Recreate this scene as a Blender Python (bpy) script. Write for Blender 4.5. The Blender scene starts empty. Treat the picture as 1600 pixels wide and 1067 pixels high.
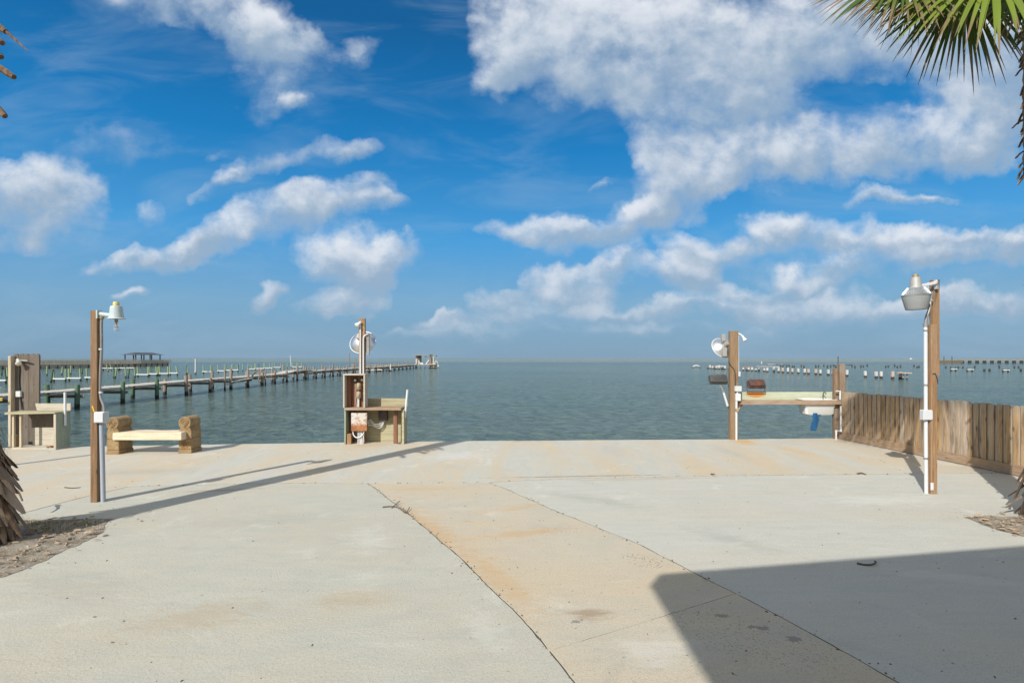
import bpy, bmesh, math, random
from mathutils import Vector, Matrix, noise as mn
R = math.radians
F = 888.9            # focal length in photo pixels (20 mm on 36 mm)
EYE = 2.0            # eye height above the concrete
WATER = -1.0
scene = bpy.context.scene
COL = scene.collection
rnd = random.Random(7)

def gp(px, py, z=0.0):
    "point of the level plane z seen at photo pixel px,py"
    d = (EYE - z) * F / (py - 559.0)
    return Vector(((px - 800) * d / F, d, z))
def X(px, d): return (px - 800) * d / F
def Z(py, d): return EYE - (py - 559.0) * d / F

# ------------------------------------------------------------------ materials
def new_mat(name):
    m = bpy.data.materials.new(name); m.use_nodes = True
    nt = m.node_tree; b = nt.nodes['Principled BSDF']
    return m, nt, b
class NT:
    def __init__(s, nt): s.nt = nt; s.n = nt.nodes; s.l = nt.links
    def node(s, t, **kw):
        n = s.n.new(t)
        for k, v in kw.items(): setattr(n, k, v)
        return n
    def put(s, sock, v):
        if isinstance(v, bpy.types.NodeSocket): s.l.new(v, sock)
        elif v is not None: sock.default_value = v
    def math(s, op, a, b=None, c=None, clamp=False):
        n = s.node('ShaderNodeMath', operation=op, use_clamp=clamp)
        for i, v in enumerate((a, b, c)): s.put(n.inputs[i], v)
        return n.outputs[0]
    def after(s, vec, dep):
        "vec unchanged, but evaluated after dep (keeps the shader stack short)"
        n = s.node('ShaderNodeVectorMath', operation='MULTIPLY_ADD')
        s.put(n.inputs[0], dep); n.inputs[1].default_value = (1e-9, 1e-9, 0); s.put(n.inputs[2], vec)
        return n.outputs[0]
    def vmath(s, op, a, b=None, scale=None):
        n = s.node('ShaderNodeVectorMath', operation=op)
        s.put(n.inputs[0], a); s.put(n.inputs[1], b)
        if scale is not None: s.put(n.inputs['Scale'], scale)
        return n.outputs['Value'] if op in ('DOT_PRODUCT', 'LENGTH') else n.outputs['Vector']
    def mapping(s, vec, loc=(0,0,0), rot=(0,0,0), scale=(1,1,1), t='POINT'):
        n = s.node('ShaderNodeMapping', vector_type=t)
        s.put(n.inputs['Vector'], vec); n.inputs['Location'].default_value = loc
        n.inputs['Rotation'].default_value = rot; n.inputs['Scale'].default_value = scale
        return n.outputs[0]
    def noise(s, vec, scale=5, detail=4, rough=.5, dist=0, out='Fac'):
        n = s.node('ShaderNodeTexNoise')
        s.put(n.inputs['Vector'], vec); n.inputs['Scale'].default_value = scale
        n.inputs['Detail'].default_value = detail; n.inputs['Roughness'].default_value = rough
        n.inputs['Distortion'].default_value = dist
        return n.outputs[out]
    def voro(s, vec, scale=5, feature='F1', out='Distance'):
        n = s.node('ShaderNodeTexVoronoi', feature=feature)
        s.put(n.inputs['Vector'], vec); n.inputs['Scale'].default_value = scale
        return n.outputs[out]
    def ramp(s, fac, stops, interp='LINEAR'):
        n = s.node('ShaderNodeValToRGB'); s.put(n.inputs[0], fac)
        cr = n.color_ramp; cr.interpolation = interp
        while len(cr.elements) < len(stops): cr.elements.new(.5)
        for e, (p, c) in zip(cr.elements, stops):
            e.position = p
            e.color = (c, c, c, 1) if isinstance(c, (int, float)) else (*c[:3], 1)
        return n.outputs[0]
    def mix(s, fac, a, b, blend='MIX'):
        n = s.node('ShaderNodeMix', data_type='RGBA', blend_type=blend)
        s.put(n.inputs[0], fac)
        for i, v in ((6, a), (7, b)):
            if isinstance(v, (tuple, list)): v = (*v[:3], 1)
            s.put(n.inputs[i], v)
        return n.outputs[2]
    def bump(s, h, strength=.3, dist=.01, normal=None):
        n = s.node('ShaderNodeBump'); s.put(n.inputs['Height'], h)
        n.inputs['Strength'].default_value = strength; n.inputs['Distance'].default_value = dist
        if normal is not None: s.put(n.inputs['Normal'], normal)
        return n.outputs[0]
    def obj(s): return s.node('ShaderNodeTexCoord').outputs['Object']
    def smooth(s, v, a, b):
        n = s.node('ShaderNodeMapRange', interpolation_type='SMOOTHSTEP')
        s.put(n.inputs['Value'], v)
        n.inputs['From Min'].default_value = a; n.inputs['From Max'].default_value = b
        return n.outputs[0]

def wood(name, c1, c2, c3, axis='z', rough=.8, patch=None, scale=1.0, bump=.5, patch_amt=.5):
    m, nt, b = new_mat(name); t = NT(nt); co = t.obj()
    st = {'x': (.06, 1, 1), 'y': (1, .06, 1), 'z': (1, 1, .06)}[axis]
    st = tuple(v * 40 * scale for v in st)
    g = t.noise(t.mapping(co, scale=st), 1, 6, .6, .3)
    g2 = t.noise(t.mapping(co, scale=tuple(v * 5 for v in st)), 1, 3, .6)
    col = t.ramp(g, [(.25, c1), (.5, c2), (.78, c3)])
    col = t.mix(t.math('MULTIPLY', t.smooth(g2, .45, .75), .35), col, tuple(v * .45 for v in c1))
    if patch:
        p = t.noise(t.mapping(co, scale=tuple(2.2 if v > 10 * scale else 1.0 for v in st)), 1, 5, .65)
        col = t.mix(t.math('MULTIPLY', t.smooth(p, .42, .68), patch_amt), col, patch)
    k = t.voro(t.mapping(co, scale=tuple(5.5 if v > 10 * scale else 2.6 for v in st)), 1.0)
    col = t.mix(t.math('MULTIPLY', t.smooth(k, .14, .05), .55), col, tuple(v * .3 for v in c1))
    nt.links.new(col, b.inputs['Base Color']); b.inputs['Roughness'].default_value = rough
    nt.links.new(t.bump(t.math('ADD', g, g2), bump, .006), b.inputs['Normal'])
    return m

def plain(name, c, rough=.5, metal=0, var=.15, vs=6, bump=.1, dirt=None, dirt_amt=.5, ds=8, spec=None):
    m, nt, b = new_mat(name); t = NT(nt); co = t.obj()
    n = t.noise(co, vs, 6, .6)
    col = t.mix(n, tuple(v * (1 - var) for v in c), tuple(min(1, v * (1 + var)) for v in c))
    if dirt:
        d = t.noise(co, ds, 8, .7, .4)
        col = t.mix(t.math('MULTIPLY', t.smooth(d, .48, .66), dirt_amt), col, dirt)
    nt.links.new(col, b.inputs['Base Color'])
    b.inputs['Roughness'].default_value = rough; b.inputs['Metallic'].default_value = metal
    if bump: nt.links.new(t.bump(t.noise(co, vs * 9, 4, .6), bump, .004), b.inputs['Normal'])
    if spec is not None: b.inputs['Specular IOR Level'].default_value = spec
    return m

M = {}
M['post'] = wood('brown_post_wood', (.17,.085,.035), (.31,.18,.09), (.42,.28,.15), patch=(.34,.27,.19), bump=.8)
M['postd'] = wood('dark_brown_post_wood', (.11,.055,.022), (.22,.125,.06), (.32,.20,.11), patch=(.26,.19,.125), bump=.8)
M['postm'] = wood('mid_brown_post_wood', (.13,.075,.035), (.25,.16,.085), (.35,.245,.15), patch=(.28,.22,.16), bump=.8)
M['postx'] = wood('brown_beam_wood', (.18,.11,.065), (.32,.21,.13), (.42,.32,.23), axis='x', patch=(.40,.35,.30))
M['opost'] = wood('old_brown_post_wood', (.12,.075,.045), (.23,.155,.10), (.36,.28,.20), patch=(.28,.25,.21), patch_amt=.7)
M['panel'] = wood('grey_brown_board_wood', (.075,.06,.045), (.135,.105,.08), (.20,.165,.125), patch=(.16,.145,.13), patch_amt=.8)
M['pale'] = wood('pale_weathered_wood', (.33,.29,.22), (.47,.43,.35), (.56,.52,.44), axis='x', patch=(.45,.43,.38))
M['palez'] = wood('pale_weathered_upright', (.33,.26,.17), (.50,.42,.30), (.56,.50,.40), patch=(.45,.43,.38))
M['green'] = wood('green_treated_wood', (.24,.22,.13), (.38,.35,.22), (.49,.45,.31), axis='x', patch=(.42,.40,.28), scale=.5)
M['greenz'] = wood('green_treated_upright', (.20,.24,.17), (.30,.35,.26), (.38,.42,.32), patch=(.36,.37,.28))
M['redw'] = wood('red_brown_upright', (.12,.05,.03), (.22,.10,.06), (.30,.16,.10))
M['seat'] = wood('yellow_seat_timber', (.52,.37,.20), (.68,.56,.40), (.75,.70,.60), axis='x', patch=(.66,.62,.54), scale=.7)
M['deck'] = wood('grey_deck_wood', (.32,.29,.25), (.47,.44,.39), (.56,.53,.48), axis='y', scale=.4)
M['beamp'] = wood('dark_pier_beam_wood', (.16,.13,.10), (.28,.23,.18), (.38,.32,.26), axis='y', scale=.4)
M['pvc'] = plain('white_pvc', (.60,.62,.64), .4, var=.05, dirt=(.55,.50,.42), dirt_amt=.25)
M['greyp'] = plain('grey_shaded_pipe', (.34,.38,.43), .5, var=.08)  # shading of the left conduit put into an even grey colour
M['greyc'] = plain('grey_conduit_metal', (.30,.30,.29), .5, .5, var=.2, dirt=(.25,.16,.1))
M['boxm'] = plain('grey_box_paint', (.55,.57,.58), .5, var=.08, dirt=(.4,.33,.25), dirt_amt=.4)
M['lampg'] = plain('blue_grey_lamp_paint', (.42,.50,.52), .55, var=.12, vs=12, dirt=(.35,.33,.27), dirt_amt=.3)
M['yel'] = plain('yellow_photocell', (.62,.52,.18), .6, var=.2, dirt=(.4,.36,.2))
M['alu'] = plain('spun_aluminium', (.62,.64,.66), .35, .85, var=.1, dirt=(.5,.5,.48), dirt_amt=.5)
M['galv'] = plain('galvanised_casting', (.36,.36,.35), .6, .25, var=.3, vs=40, dirt=(.36,.32,.27), dirt_amt=.7, ds=25)
M['brass'] = plain('tarnished_brass', (.30,.24,.13), .6, .3, var=.3, vs=20)
M['brown'] = plain('dark_bronze_metal', (.085,.065,.055), .65, .2, var=.35, vs=10, dirt=(.22,.09,.045), dirt_amt=.5)
M['blackf'] = plain('black_floodlight_metal', (.05,.05,.05), .7, .1, var=.3, vs=14, dirt=(.14,.13,.12), dirt_amt=.6)
M['rustf'] = plain('rusty_floodlight_metal', (.075,.045,.04), .75, .1, var=.4, vs=14, dirt=(.20,.07,.035), dirt_amt=.8)
M['cream'] = plain('cream_bulb_glass', (.70,.64,.46), .25, var=.05, bump=0)
M['white'] = plain('white_enamel', (.66,.67,.66), .3, var=.04, dirt=(.62,.58,.5), dirt_amt=.2, bump=0)
M['blue'] = plain('blue_cloth', (.008,.075,.19), .9, var=.4, vs=12)
M['yrope'] = plain('yellow_rope_fibre', (.72,.52,.03), .7)
M['cable'] = plain('black_cable', (.03,.03,.03), .6)
M['leaf'] = plain('dry_leaf_litter', (.30,.13,.05), .9, var=.5, vs=30)
M['twig'] = plain('dry_twig_bark', (.12,.085,.055), .9, var=.4, vs=30)
M['dcap'] = plain('brass_fitting', (.36,.30,.20), .6, .2, var=.3, vs=30)

def mat_glass(name, c=(1,1,1), rough=.05, alpha=.35):
    m, nt, b = new_mat(name)
    b.inputs['Base Color'].default_value = (*c, 1); b.inputs['Roughness'].default_value = rough
    b.inputs['Transmission Weight'].default_value = .9; b.inputs['IOR'].default_value = 1.45
    return m
M['glass'] = mat_glass('clear_bulb_glass')
def mat_lens():
    m, nt, b = new_mat('ribbed_acrylic_lens'); t = NT(nt); co = t.obj()
    b.inputs['Base Color'].default_value = (.46,.48,.48,1); b.inputs['Roughness'].default_value = .35
    b.inputs['Transmission Weight'].default_value = .35; b.inputs['IOR'].default_value = 1.2
    nt.links.new(t.bump(t.noise(t.mapping(co, scale=(60,60,6)), 1, 3), .3, .004), b.inputs['Normal'])
    return m
M['lens'] = mat_lens()

def mat_rustpanel():
    m, nt, b = new_mat('rusty_white_enamel_panel'); t = NT(nt); co = t.obj()
    z = t.node('ShaderNodeSeparateXYZ'); nt.links.new(co, z.inputs[0])
    n = t.noise(co, 14, 8, .7, .6); n2 = t.noise(co, 5, 4, .6)
    # rust is heaviest along the bottom edge of the cover (z .35 to .75 of the station)
    low = t.smooth(z.outputs['Z'], .50, .36)
    a = t.math('ADD', t.math('MULTIPLY', n, 1.0), t.math('MULTIPLY', low, .32))
    a = t.math('ADD', a, t.math('MULTIPLY', t.math('SUBTRACT', n2, .5), .35))
    f = t.smooth(a, .46, .64)
    rust = t.ramp(n2, [(.3, (.18,.06,.02)), (.55, (.36,.15,.055)), (.75, (.45,.27,.14))])
    col = t.mix(f, (.52,.51,.48), rust)
    nt.links.new(col, b.inputs['Base Color']); b.inputs['Roughness'].default_value = .7
    nt.links.new(t.bump(a, .4, .004), b.inputs['Normal'])
    return m
M['panelrust'] = mat_rustpanel()

def mat_stone():
    m, nt, b = new_mat('cast_sandstone'); t = NT(nt); co = t.obj()
    n = t.noise(co, 9, 8, .65); n2 = t.noise(co, 60, 5, .7)
    col = t.ramp(n, [(.3, (.33,.21,.10)), (.5, (.46,.31,.155)), (.72, (.54,.40,.22))])
    col = t.mix(t.smooth(n2, .58, .72), col, (.17,.09,.035))
    nt.links.new(col, b.inputs['Base Color']); b.inputs['Roughness'].default_value = .95
    nt.links.new(t.bump(t.math('ADD', n2, t.math('MULTIPLY', n, 1.5)), 1.0, .05), b.inputs['Normal'])
    return m
M['stone'] = mat_stone()

def mat_concrete(name, base, tan, tan_amt, streak=(1,1), seed=0.0, pits=True, tan_lo=.42, tan_hi=.72, spots=()):
    m, nt, b = new_mat(name); t = NT(nt); co0 = t.obj()
    co = t.mapping(co0, loc=(seed, seed * 1.7, 0))
    big = t.noise(t.mapping(co, scale=(streak[0], streak[1], 1)), .55, 6, .6, .5)
    mid = t.noise(t.mapping(co, scale=(streak[0]*.9, streak[1]*1.4, 1)), 2.1, 7, .65, .3)
    fine = t.noise(co, 45, 6, .75)
    sp = t.noise(co, 105, 3, .65)
    c = t.mix(mid, tuple(v * .80 for v in base), tuple(v * 1.15 for v in base))
    tm = t.math('ADD', t.math('MULTIPLY', big, .75), t.math('MULTIPLY', mid, .35))
    c = t.mix(t.math('MULTIPLY', t.smooth(tm, tan_lo, tan_hi), tan_amt), c, tan)
    # pale laitance blotches and grey damp marks
    bl = t.noise(t.mapping(co, loc=(9, 3, 0)), 1.3, 8, .7, .8)
    c = t.mix(t.math('MULTIPLY', t.smooth(bl, .56, .70), .40), c, tuple(min(1, v * 1.32) for v in base))
    c = t.mix(t.math('MULTIPLY', t.smooth(bl, .42, .30), .35), c, tuple(v * .74 for v in base))
    br = t.noise(t.mapping(co, scale=(6, 70, 1)), 1, 3, .6)
    c = t.mix(t.math('MULTIPLY', t.smooth(br, .45, .75), .12), c, tuple(v * .6 for v in base))
    c = t.mix(t.math('MULTIPLY', t.smooth(fine, .46, .70), .42), c, tuple(v * .62 for v in base))
    h = t.math('ADD', t.math('MULTIPLY', fine, .6), t.math('MULTIPLY', mid, .8))
    if pits:
        # exposed aggregate and pits, in patches
        v = t.voro(co, 55)
        pk = t.noise(t.mapping(co, loc=(3, 8, 0)), .8, 4, .6)
        pit = t.math('MULTIPLY', t.smooth(v, .22, .10), t.smooth(pk, .46, .64))
        c = t.mix(t.math('MULTIPLY', pit, .75), c, (.14,.095,.06))
        v2 = t.voro(co, 3.1)
        c = t.mix(t.math('MULTIPLY', t.smooth(v2, .035, .02), .7), c, (.10,.08,.06))
    c = t.mix(t.math('MULTIPLY', t.smooth(sp, .56, .68), .62), c, tuple(v * .45 for v in base))
    c = t.mix(t.math('MULTIPLY', t.smooth(sp, .44, .30), .40), c, tuple(min(1, v * 1.5) for v in base))
    # single stains, scuffs and pitted patches where they lie on the slab
    for i, (x, y, rx, ry, rot, col, amt, kind) in enumerate(spots):
        q = t.mapping(co0, (x, y, 0), (0, 0, R(rot)), (rx, ry, 1), 'TEXTURE')
        gr = t.node('ShaderNodeTexGradient', gradient_type='SPHERICAL'); t.l.new(q, gr.inputs[0])
        if kind == 'pit': f = t.math('MULTIPLY', t.smooth(t.voro(co0, 38), .34, .16), t.smooth(gr.outputs['Fac'], .05, .5))
        elif kind == 'wet': f = t.smooth(t.math('MULTIPLY_ADD', t.math('SUBTRACT', t.noise(co0, 14, 4, .6), .5), 2.2, gr.outputs['Fac']), .42, .52)
        elif kind == 'line': f = t.smooth(t.math('MULTIPLY_ADD', t.math('SUBTRACT', t.noise(co0, 5, 5, .6), .5), 1.2, gr.outputs['Fac']), .25, .75)
        else: f = t.smooth(t.math('MULTIPLY_ADD', t.math('SUBTRACT', t.noise(t.mapping(co0, rot=(0,0,-R(rot)), scale=(1, 2.5, 1)), 4.5, 7, .68, .5), .5), 2.4, gr.outputs['Fac']), .2, .95)
        c = t.mix(t.math('MULTIPLY', f, amt), c, col)
    nt.links.new(c, b.inputs['Base Color']); b.inputs['Roughness'].default_value = .9
    b.inputs['Specular IOR Level'].default_value = .25
    nt.links.new(t.bump(h, .55, .014), b.inputs['Normal'])
    return m
M['conc_l'] = mat_concrete('grey_green_concrete', (.465,.465,.405), (.49,.435,.33), .55, (1, 1.6), 0, spots=((-2.4,4.4,.9,.45,20,(.42,.33,.22),.5,''), (-1.3,4.7,.5,.3,0,(.42,.33,.22),.5,''), (-1.6,6.3,.9,.4,110,(.55,.55,.50),.45,''), (-.2,4.2,.6,.25,115,(.56,.56,.51),.4,''), (-3.0,7.0,1.5,.5,10,(.36,.37,.33),.5,''), (-4.4,8.6,1.0,.12,10,(.33,.27,.2),.6,'line'), (-3.9,5.0,1.2,.5,-20,(.36,.35,.30),.45,'')))
M['conc_r'] = mat_concrete('pale_grey_concrete', (.50,.50,.45), (.52,.465,.365), .5, (.8, 2.2), 11, spots=((1.2,8.0,1.3,.35,-35,(.35,.36,.32),.55,''), (2.4,6.3,1.2,.3,-50,(.36,.37,.33),.5,''), (4.0,5.2,.9,.25,-20,(.56,.57,.54),.4,''), (5.2,8.0,1.8,.5,5,(.60,.60,.55),.45,''), (2.2,9.4,2.2,.16,5,(.40,.36,.28),.5,'line')))
M['conc_s'] = mat_concrete('tan_stained_concrete', (.495,.465,.385), (.53,.445,.32), .8, (1, 1.5), 23, tan_lo=.38, tan_hi=.66, spots=((-.95,6.6,2.3,.42,116,(.50,.33,.165),.62,''), (-.1,5.1,1.2,.3,116,(.50,.34,.18),.55,''), (.15,6.5,1.0,.22,18,(.50,.34,.18),.55,''), (.1,7.6,1.3,.2,25,(.52,.36,.2),.5,''), (-1.4,8.7,1.0,.25,0,(.50,.35,.2),.45,''), (1.30,5.62,.34,.24,-40,(.20,.10,.05),.9,'pit'), (.55,6.6,.35,.2,0,(.20,.10,.05),.7,'pit'), (1.7,4.1,.9,.5,-40,(.22,.15,.10),.6,'pit'), (.6,4.45,.3,.2,0,(.30,.22,.14),.7,''), (1.84,4.22,.10,.07,0,(.20,.19,.17),.7,'wet'), (2.0,4.05,.09,.06,0,(.20,.19,.17),.7,'wet'), (1.62,4.42,.08,.06,0,(.20,.19,.17),.7,'wet'), (.48,4.32,.09,.05,20,(.20,.19,.18),.8,'wet'), (.95,3.9,.5,.3,10,(.56,.55,.50),.5,'')))
M['conc_a'] = mat_concrete('streaked_edge_concrete', (.495,.49,.435), (.54,.435,.29), .85, (2.6, .45), 31, tan_lo=.44, tan_hi=.72, spots=((-1.1,11.6,1.3,.8,20,(.58,.59,.59),.45,''), (5.55,13.6,.8,.5,80,(.55,.33,.12),.8,''), (6.1,12.2,1.6,.4,95,(.54,.38,.2),.6,''), (4.6,12.0,1.5,.35,92,(.36,.37,.36),.5,''), (1.2,9.62,2.6,.09,5,(.30,.24,.16),.75,'line'), (-3.2,10.4,1.6,.5,15,(.50,.40,.28),.6,''), (-3.4,13.0,1.0,.3,5,(.46,.34,.22),.5,''), (-6.5,10.0,1.8,.5,10,(.34,.34,.31),.45,''), (2.2,12.4,1.8,.5,85,(.38,.39,.38),.45,''), (7.2,11.0,1.4,.4,100,(.55,.42,.26),.6,'')))

def mat_bed():
    m, nt, b = new_mat('sandy_mulch_soil'); t = NT(nt); co = t.obj()
    n = t.noise(co, 5, 8, .75, .5); f = t.noise(co, 70, 5, .8)
    c = t.ramp(n, [(.30, (.17,.125,.085)), (.44, (.34,.285,.21)), (.58, (.52,.47,.385))])
    c = t.mix(t.math('MULTIPLY', t.smooth(f, .48, .72), .8), c, (.09,.065,.045))
    nt.links.new(c, b.inputs['Base Color']); b.inputs['Roughness'].default_value = 1
    nt.links.new(t.bump(t.math('ADD', n, f), 1, .03), b.inputs['Normal'])
    return m
M['bed'] = mat_bed()
M['chip'] = plain('bark_and_shell_bits', (.34,.26,.18), .95, var=.75, vs=6, bump=0)
M['sub'] = plain('dark_joint_filler', (.07,.06,.045), 1, var=.4, vs=8)

def mat_ground():
    m, nt, b = new_mat('sandy_ground_soil'); t = NT(nt); co = t.obj()
    n = t.noise(co, .6, 8, .7); c = t.ramp(n, [(.3, (.13,.14,.06)), (.6, (.34,.30,.22))])
    nt.links.new(c, b.inputs['Base Color']); b.inputs['Roughness'].default_value = 1
    return m
M['soil'] = mat_ground()

def mat_fence():
    m, nt, b = new_mat('fence_board_wood'); t = NT(nt); co = t.obj()
    a = t.node('ShaderNodeAttribute', attribute_name='tint'); s = t.node('ShaderNodeSeparateColor')
    nt.links.new(a.outputs['Color'], s.inputs[0])
    off = t.node('ShaderNodeCombineXYZ')
    nt.links.new(t.math('MULTIPLY', s.outputs[1], 37.0), off.inputs[2])
    cc = t.vmath('ADD', co, off.outputs[0])
    g = t.noise(t.mapping(cc, scale=(38, 38, 2.2)), 1, 6, .65, .4)
    g2 = t.noise(t.mapping(cc, scale=(8, 8, 1.6)), 1, 5, .6)
    tan = t.ramp(g, [(.25, (.18,.10,.04)), (.5, (.40,.25,.115)), (.75, (.53,.385,.215))])
    grey = t.ramp(g, [(.25, (.31,.27,.23)), (.5, (.44,.40,.35)), (.75, (.56,.52,.47))])
    c = t.mix(s.outputs[0], tan, grey)
    c = t.mix(t.math('MULTIPLY', t.smooth(g2, .50, .66), .55), c, (.12,.075,.045))
    c = t.mix(t.math('MULTIPLY', t.smooth(g2, .42, .28), .35), c, (.40,.35,.28))
    k = t.voro(t.mapping(cc, scale=(7, 7, 2.4)), 1)
    c = t.mix(t.math('MULTIPLY', t.smooth(k, .16, .07), .7), c, (.06,.035,.02))
    # weathered grey top and foot of the boards
    z = t.node('ShaderNodeSeparateXYZ'); nt.links.new(co, z.inputs[0])
    c = t.mix(t.math('MULTIPLY', t.smooth(t.math('ADD', z.outputs['Z'], t.math('MULTIPLY', g, .25)), 1.12, 1.32), .6), c, (.30,.26,.21))
    nt.links.new(c, b.inputs['Base Color']); b.inputs['Roughness'].default_value = .85
    nt.links.new(t.bump(g, .5, .006), b.inputs['Normal'])
    return m
M['fence'] = mat_fence()
M['base'] = wood('fence_kick_board_wood', (.22,.14,.085), (.34,.235,.15), (.46,.34,.24), axis='y', patch=(.42,.27,.14), patch_amt=.6)

def mat_pile(name, c1, c2, cb):
    m, nt, b = new_mat(name); t = NT(nt)
    geo = t.node('ShaderNodeNewGeometry'); z = t.node('ShaderNodeSeparateXYZ'); nt.links.new(geo.outputs['Position'], z.inputs[0])
    oi = t.node('ShaderNodeObjectInfo')
    n = t.noise(t.mapping(geo.outputs['Position'], scale=(9, 9, 1.5)), 1, 5, .65)
    c = t.mix(n, c1, c2)
    c = t.mix(t.math('MULTIPLY', oi.outputs['Random'], .45), c, tuple(v * .6 + .08 for v in c2))
    zz = t.math('ADD', z.outputs['Z'], t.math('MULTIPLY', n, .25))
    c = t.mix(t.smooth(zz, -.48, -.66), c, cb)     # barnacles and slime of the tide line
    nt.links.new(c, b.inputs['Base Color']); b.inputs['Roughness'].default_value = .85
    nt.links.new(t.bump(n, .6, .03), b.inputs['Normal'])
    return m
M['pgreen'] = mat_pile('green_treated_piling', (.03,.085,.045), (.08,.155,.08), (.015,.02,.012))
M['plime'] = mat_pile('yellow_green_piling', (.16,.26,.12), (.30,.40,.20), (.02,.03,.02))
M['pbrown'] = mat_pile('brown_weathered_piling', (.14,.105,.08), (.31,.25,.20), (.02,.018,.014))
M['pwhite'] = mat_pile('white_sleeved_piling', (.44,.42,.39), (.62,.61,.59), (.03,.03,.025))
M['ppink'] = mat_pile('rust_stained_white_piling', (.42,.27,.20), (.60,.48,.41), (.03,.03,.025))
M['pdark'] = mat_pile('black_old_piling', (.03,.035,.03), (.08,.08,.07), (.015,.015,.012))
M['frail'] = plain('sun_bleached_rail_timber', (.58,.54,.44), .9, var=.15, vs=.4)
M['wbeam'] = plain('white_lift_beam_paint', (.62,.62,.59), .6, var=.1, vs=2)

def mat_palm():
    m, nt, b = new_mat('fan_palm_leaf'); t = NT(nt)
    a = t.node('ShaderNodeAttribute', attribute_name='tint'); s = t.node('ShaderNodeSeparateColor')
    nt.links.new(a.outputs['Color'], s.inputs[0])
    c = t.mix(s.outputs[1], (.050,.095,.018), (.20,.27,.035))
    c = t.mix(t.smooth(s.outputs[0], .05, .5), t.mix(.5, c, (.25,.32,.07)), c)
    tipf = t.smooth(t.math('ADD', s.outputs[0], t.math('MULTIPLY', s.outputs[2], .45)), .98, 1.22)
    c = t.mix(tipf, c, (.23,.15,.08))
    nt.links.new(c, b.inputs['Base Color']); b.inputs['Roughness'].default_value = .42
    tr = t.node('ShaderNodeBsdfTranslucent'); nt.links.new(c, tr.inputs['Color'])
    mx = t.node('ShaderNodeMixShader'); mx.inputs[0].default_value = .3
    nt.links.new(b.outputs[0], mx.inputs[1]); nt.links.new(tr.outputs[0], mx.inputs[2])
    nt.links.new(mx.outputs[0], nt.nodes['Material Output'].inputs['Surface'])
    return m
M['palm'] = mat_palm()
def mat_boot():
    m, nt, b = new_mat('dead_palm_bark'); t = NT(nt); co = t.obj()
    a = t.node('ShaderNodeAttribute', attribute_name='tint'); s = t.node('ShaderNodeSeparateColor')
    nt.links.new(a.outputs['Color'], s.inputs[0])
    n = t.noise(t.mapping(co, scale=(30, 30, 6)), 1, 6, .7)
    c = t.ramp(n, [(.3, (.035,.020,.011)), (.48, (.15,.09,.05)), (.68, (.38,.28,.18))])
    c = t.mix(t.math('MULTIPLY', s.outputs[0], .75), c, (.46,.36,.26))
    c = t.mix(t.math('MULTIPLY', t.smooth(s.outputs[1], .5, .9), .5), c, (.07,.038,.02))
    nt.links.new(c, b.inputs['Base Color']); b.inputs['Roughness'].default_value = .9
    nt.links.new(t.bump(n, .8, .02), b.inputs['Normal'])
    return m
M['boot'] = mat_boot()

def mat_water():
    m, nt, b = new_mat('bay_water'); t = NT(nt)
    geo = t.node('ShaderNodeNewGeometry'); P = geo.outputs['Position']
    s = t.node('ShaderNodeSeparateXYZ'); nt.links.new(P, s.inputs[0])
    n1 = t.noise(t.mapping(P, scale=(.022, .05, 0)), 1, 5, .6, .6)
    c = t.mix(t.smooth(n1, .36, .64), (.100,.176,.152), (.148,.204,.142))
    # dark cloud-shadow band painted into the colour, then olive silt, by distance from shore
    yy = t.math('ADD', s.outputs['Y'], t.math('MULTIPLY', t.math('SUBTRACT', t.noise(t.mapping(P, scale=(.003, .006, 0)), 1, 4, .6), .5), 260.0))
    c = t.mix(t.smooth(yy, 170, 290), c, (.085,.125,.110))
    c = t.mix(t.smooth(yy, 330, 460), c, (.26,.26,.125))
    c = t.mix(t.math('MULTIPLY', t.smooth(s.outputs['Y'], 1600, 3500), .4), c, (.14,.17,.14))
    nt.links.new(c, b.inputs['Base Color'])
    b.inputs['IOR'].default_value = 1.333; b.inputs['Roughness'].default_value = .12
    # wind sea: a long spectrum of short-crested waves, then fine ripples
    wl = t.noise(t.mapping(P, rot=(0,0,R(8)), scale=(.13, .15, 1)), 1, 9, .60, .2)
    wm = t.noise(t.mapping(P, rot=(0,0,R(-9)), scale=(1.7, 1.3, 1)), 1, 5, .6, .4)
    w2 = t.noise(t.mapping(P, rot=(0,0,R(20)), scale=(6, 10, 1)), 1, 4, .6, .2)
    gust = t.ramp(t.noise(t.mapping(P, scale=(.03, .07, 0)), 1, 3, .5), [(.3, .45), (.7, 1.0)])
    b0 = t.bump(wl, 1.0, 4.2)
    b1 = t.bump(wm, 1.0, .62, b0)
    bn = t.node('ShaderNodeBump'); nt.links.new(w2, bn.inputs['Height']); nt.links.new(b1, bn.inputs['Normal'])
    bn.inputs['Distance'].default_value = .06; nt.links.new(gust, bn.inputs['Strength'])
    nt.links.new(bn.outputs[0], b.inputs['Normal'])
    # wave contrast painted into the colour: light on crests, shade in troughs
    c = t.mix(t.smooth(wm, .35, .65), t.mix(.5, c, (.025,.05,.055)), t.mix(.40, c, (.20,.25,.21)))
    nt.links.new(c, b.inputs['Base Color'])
    return m
M['water'] = mat_water()

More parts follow.
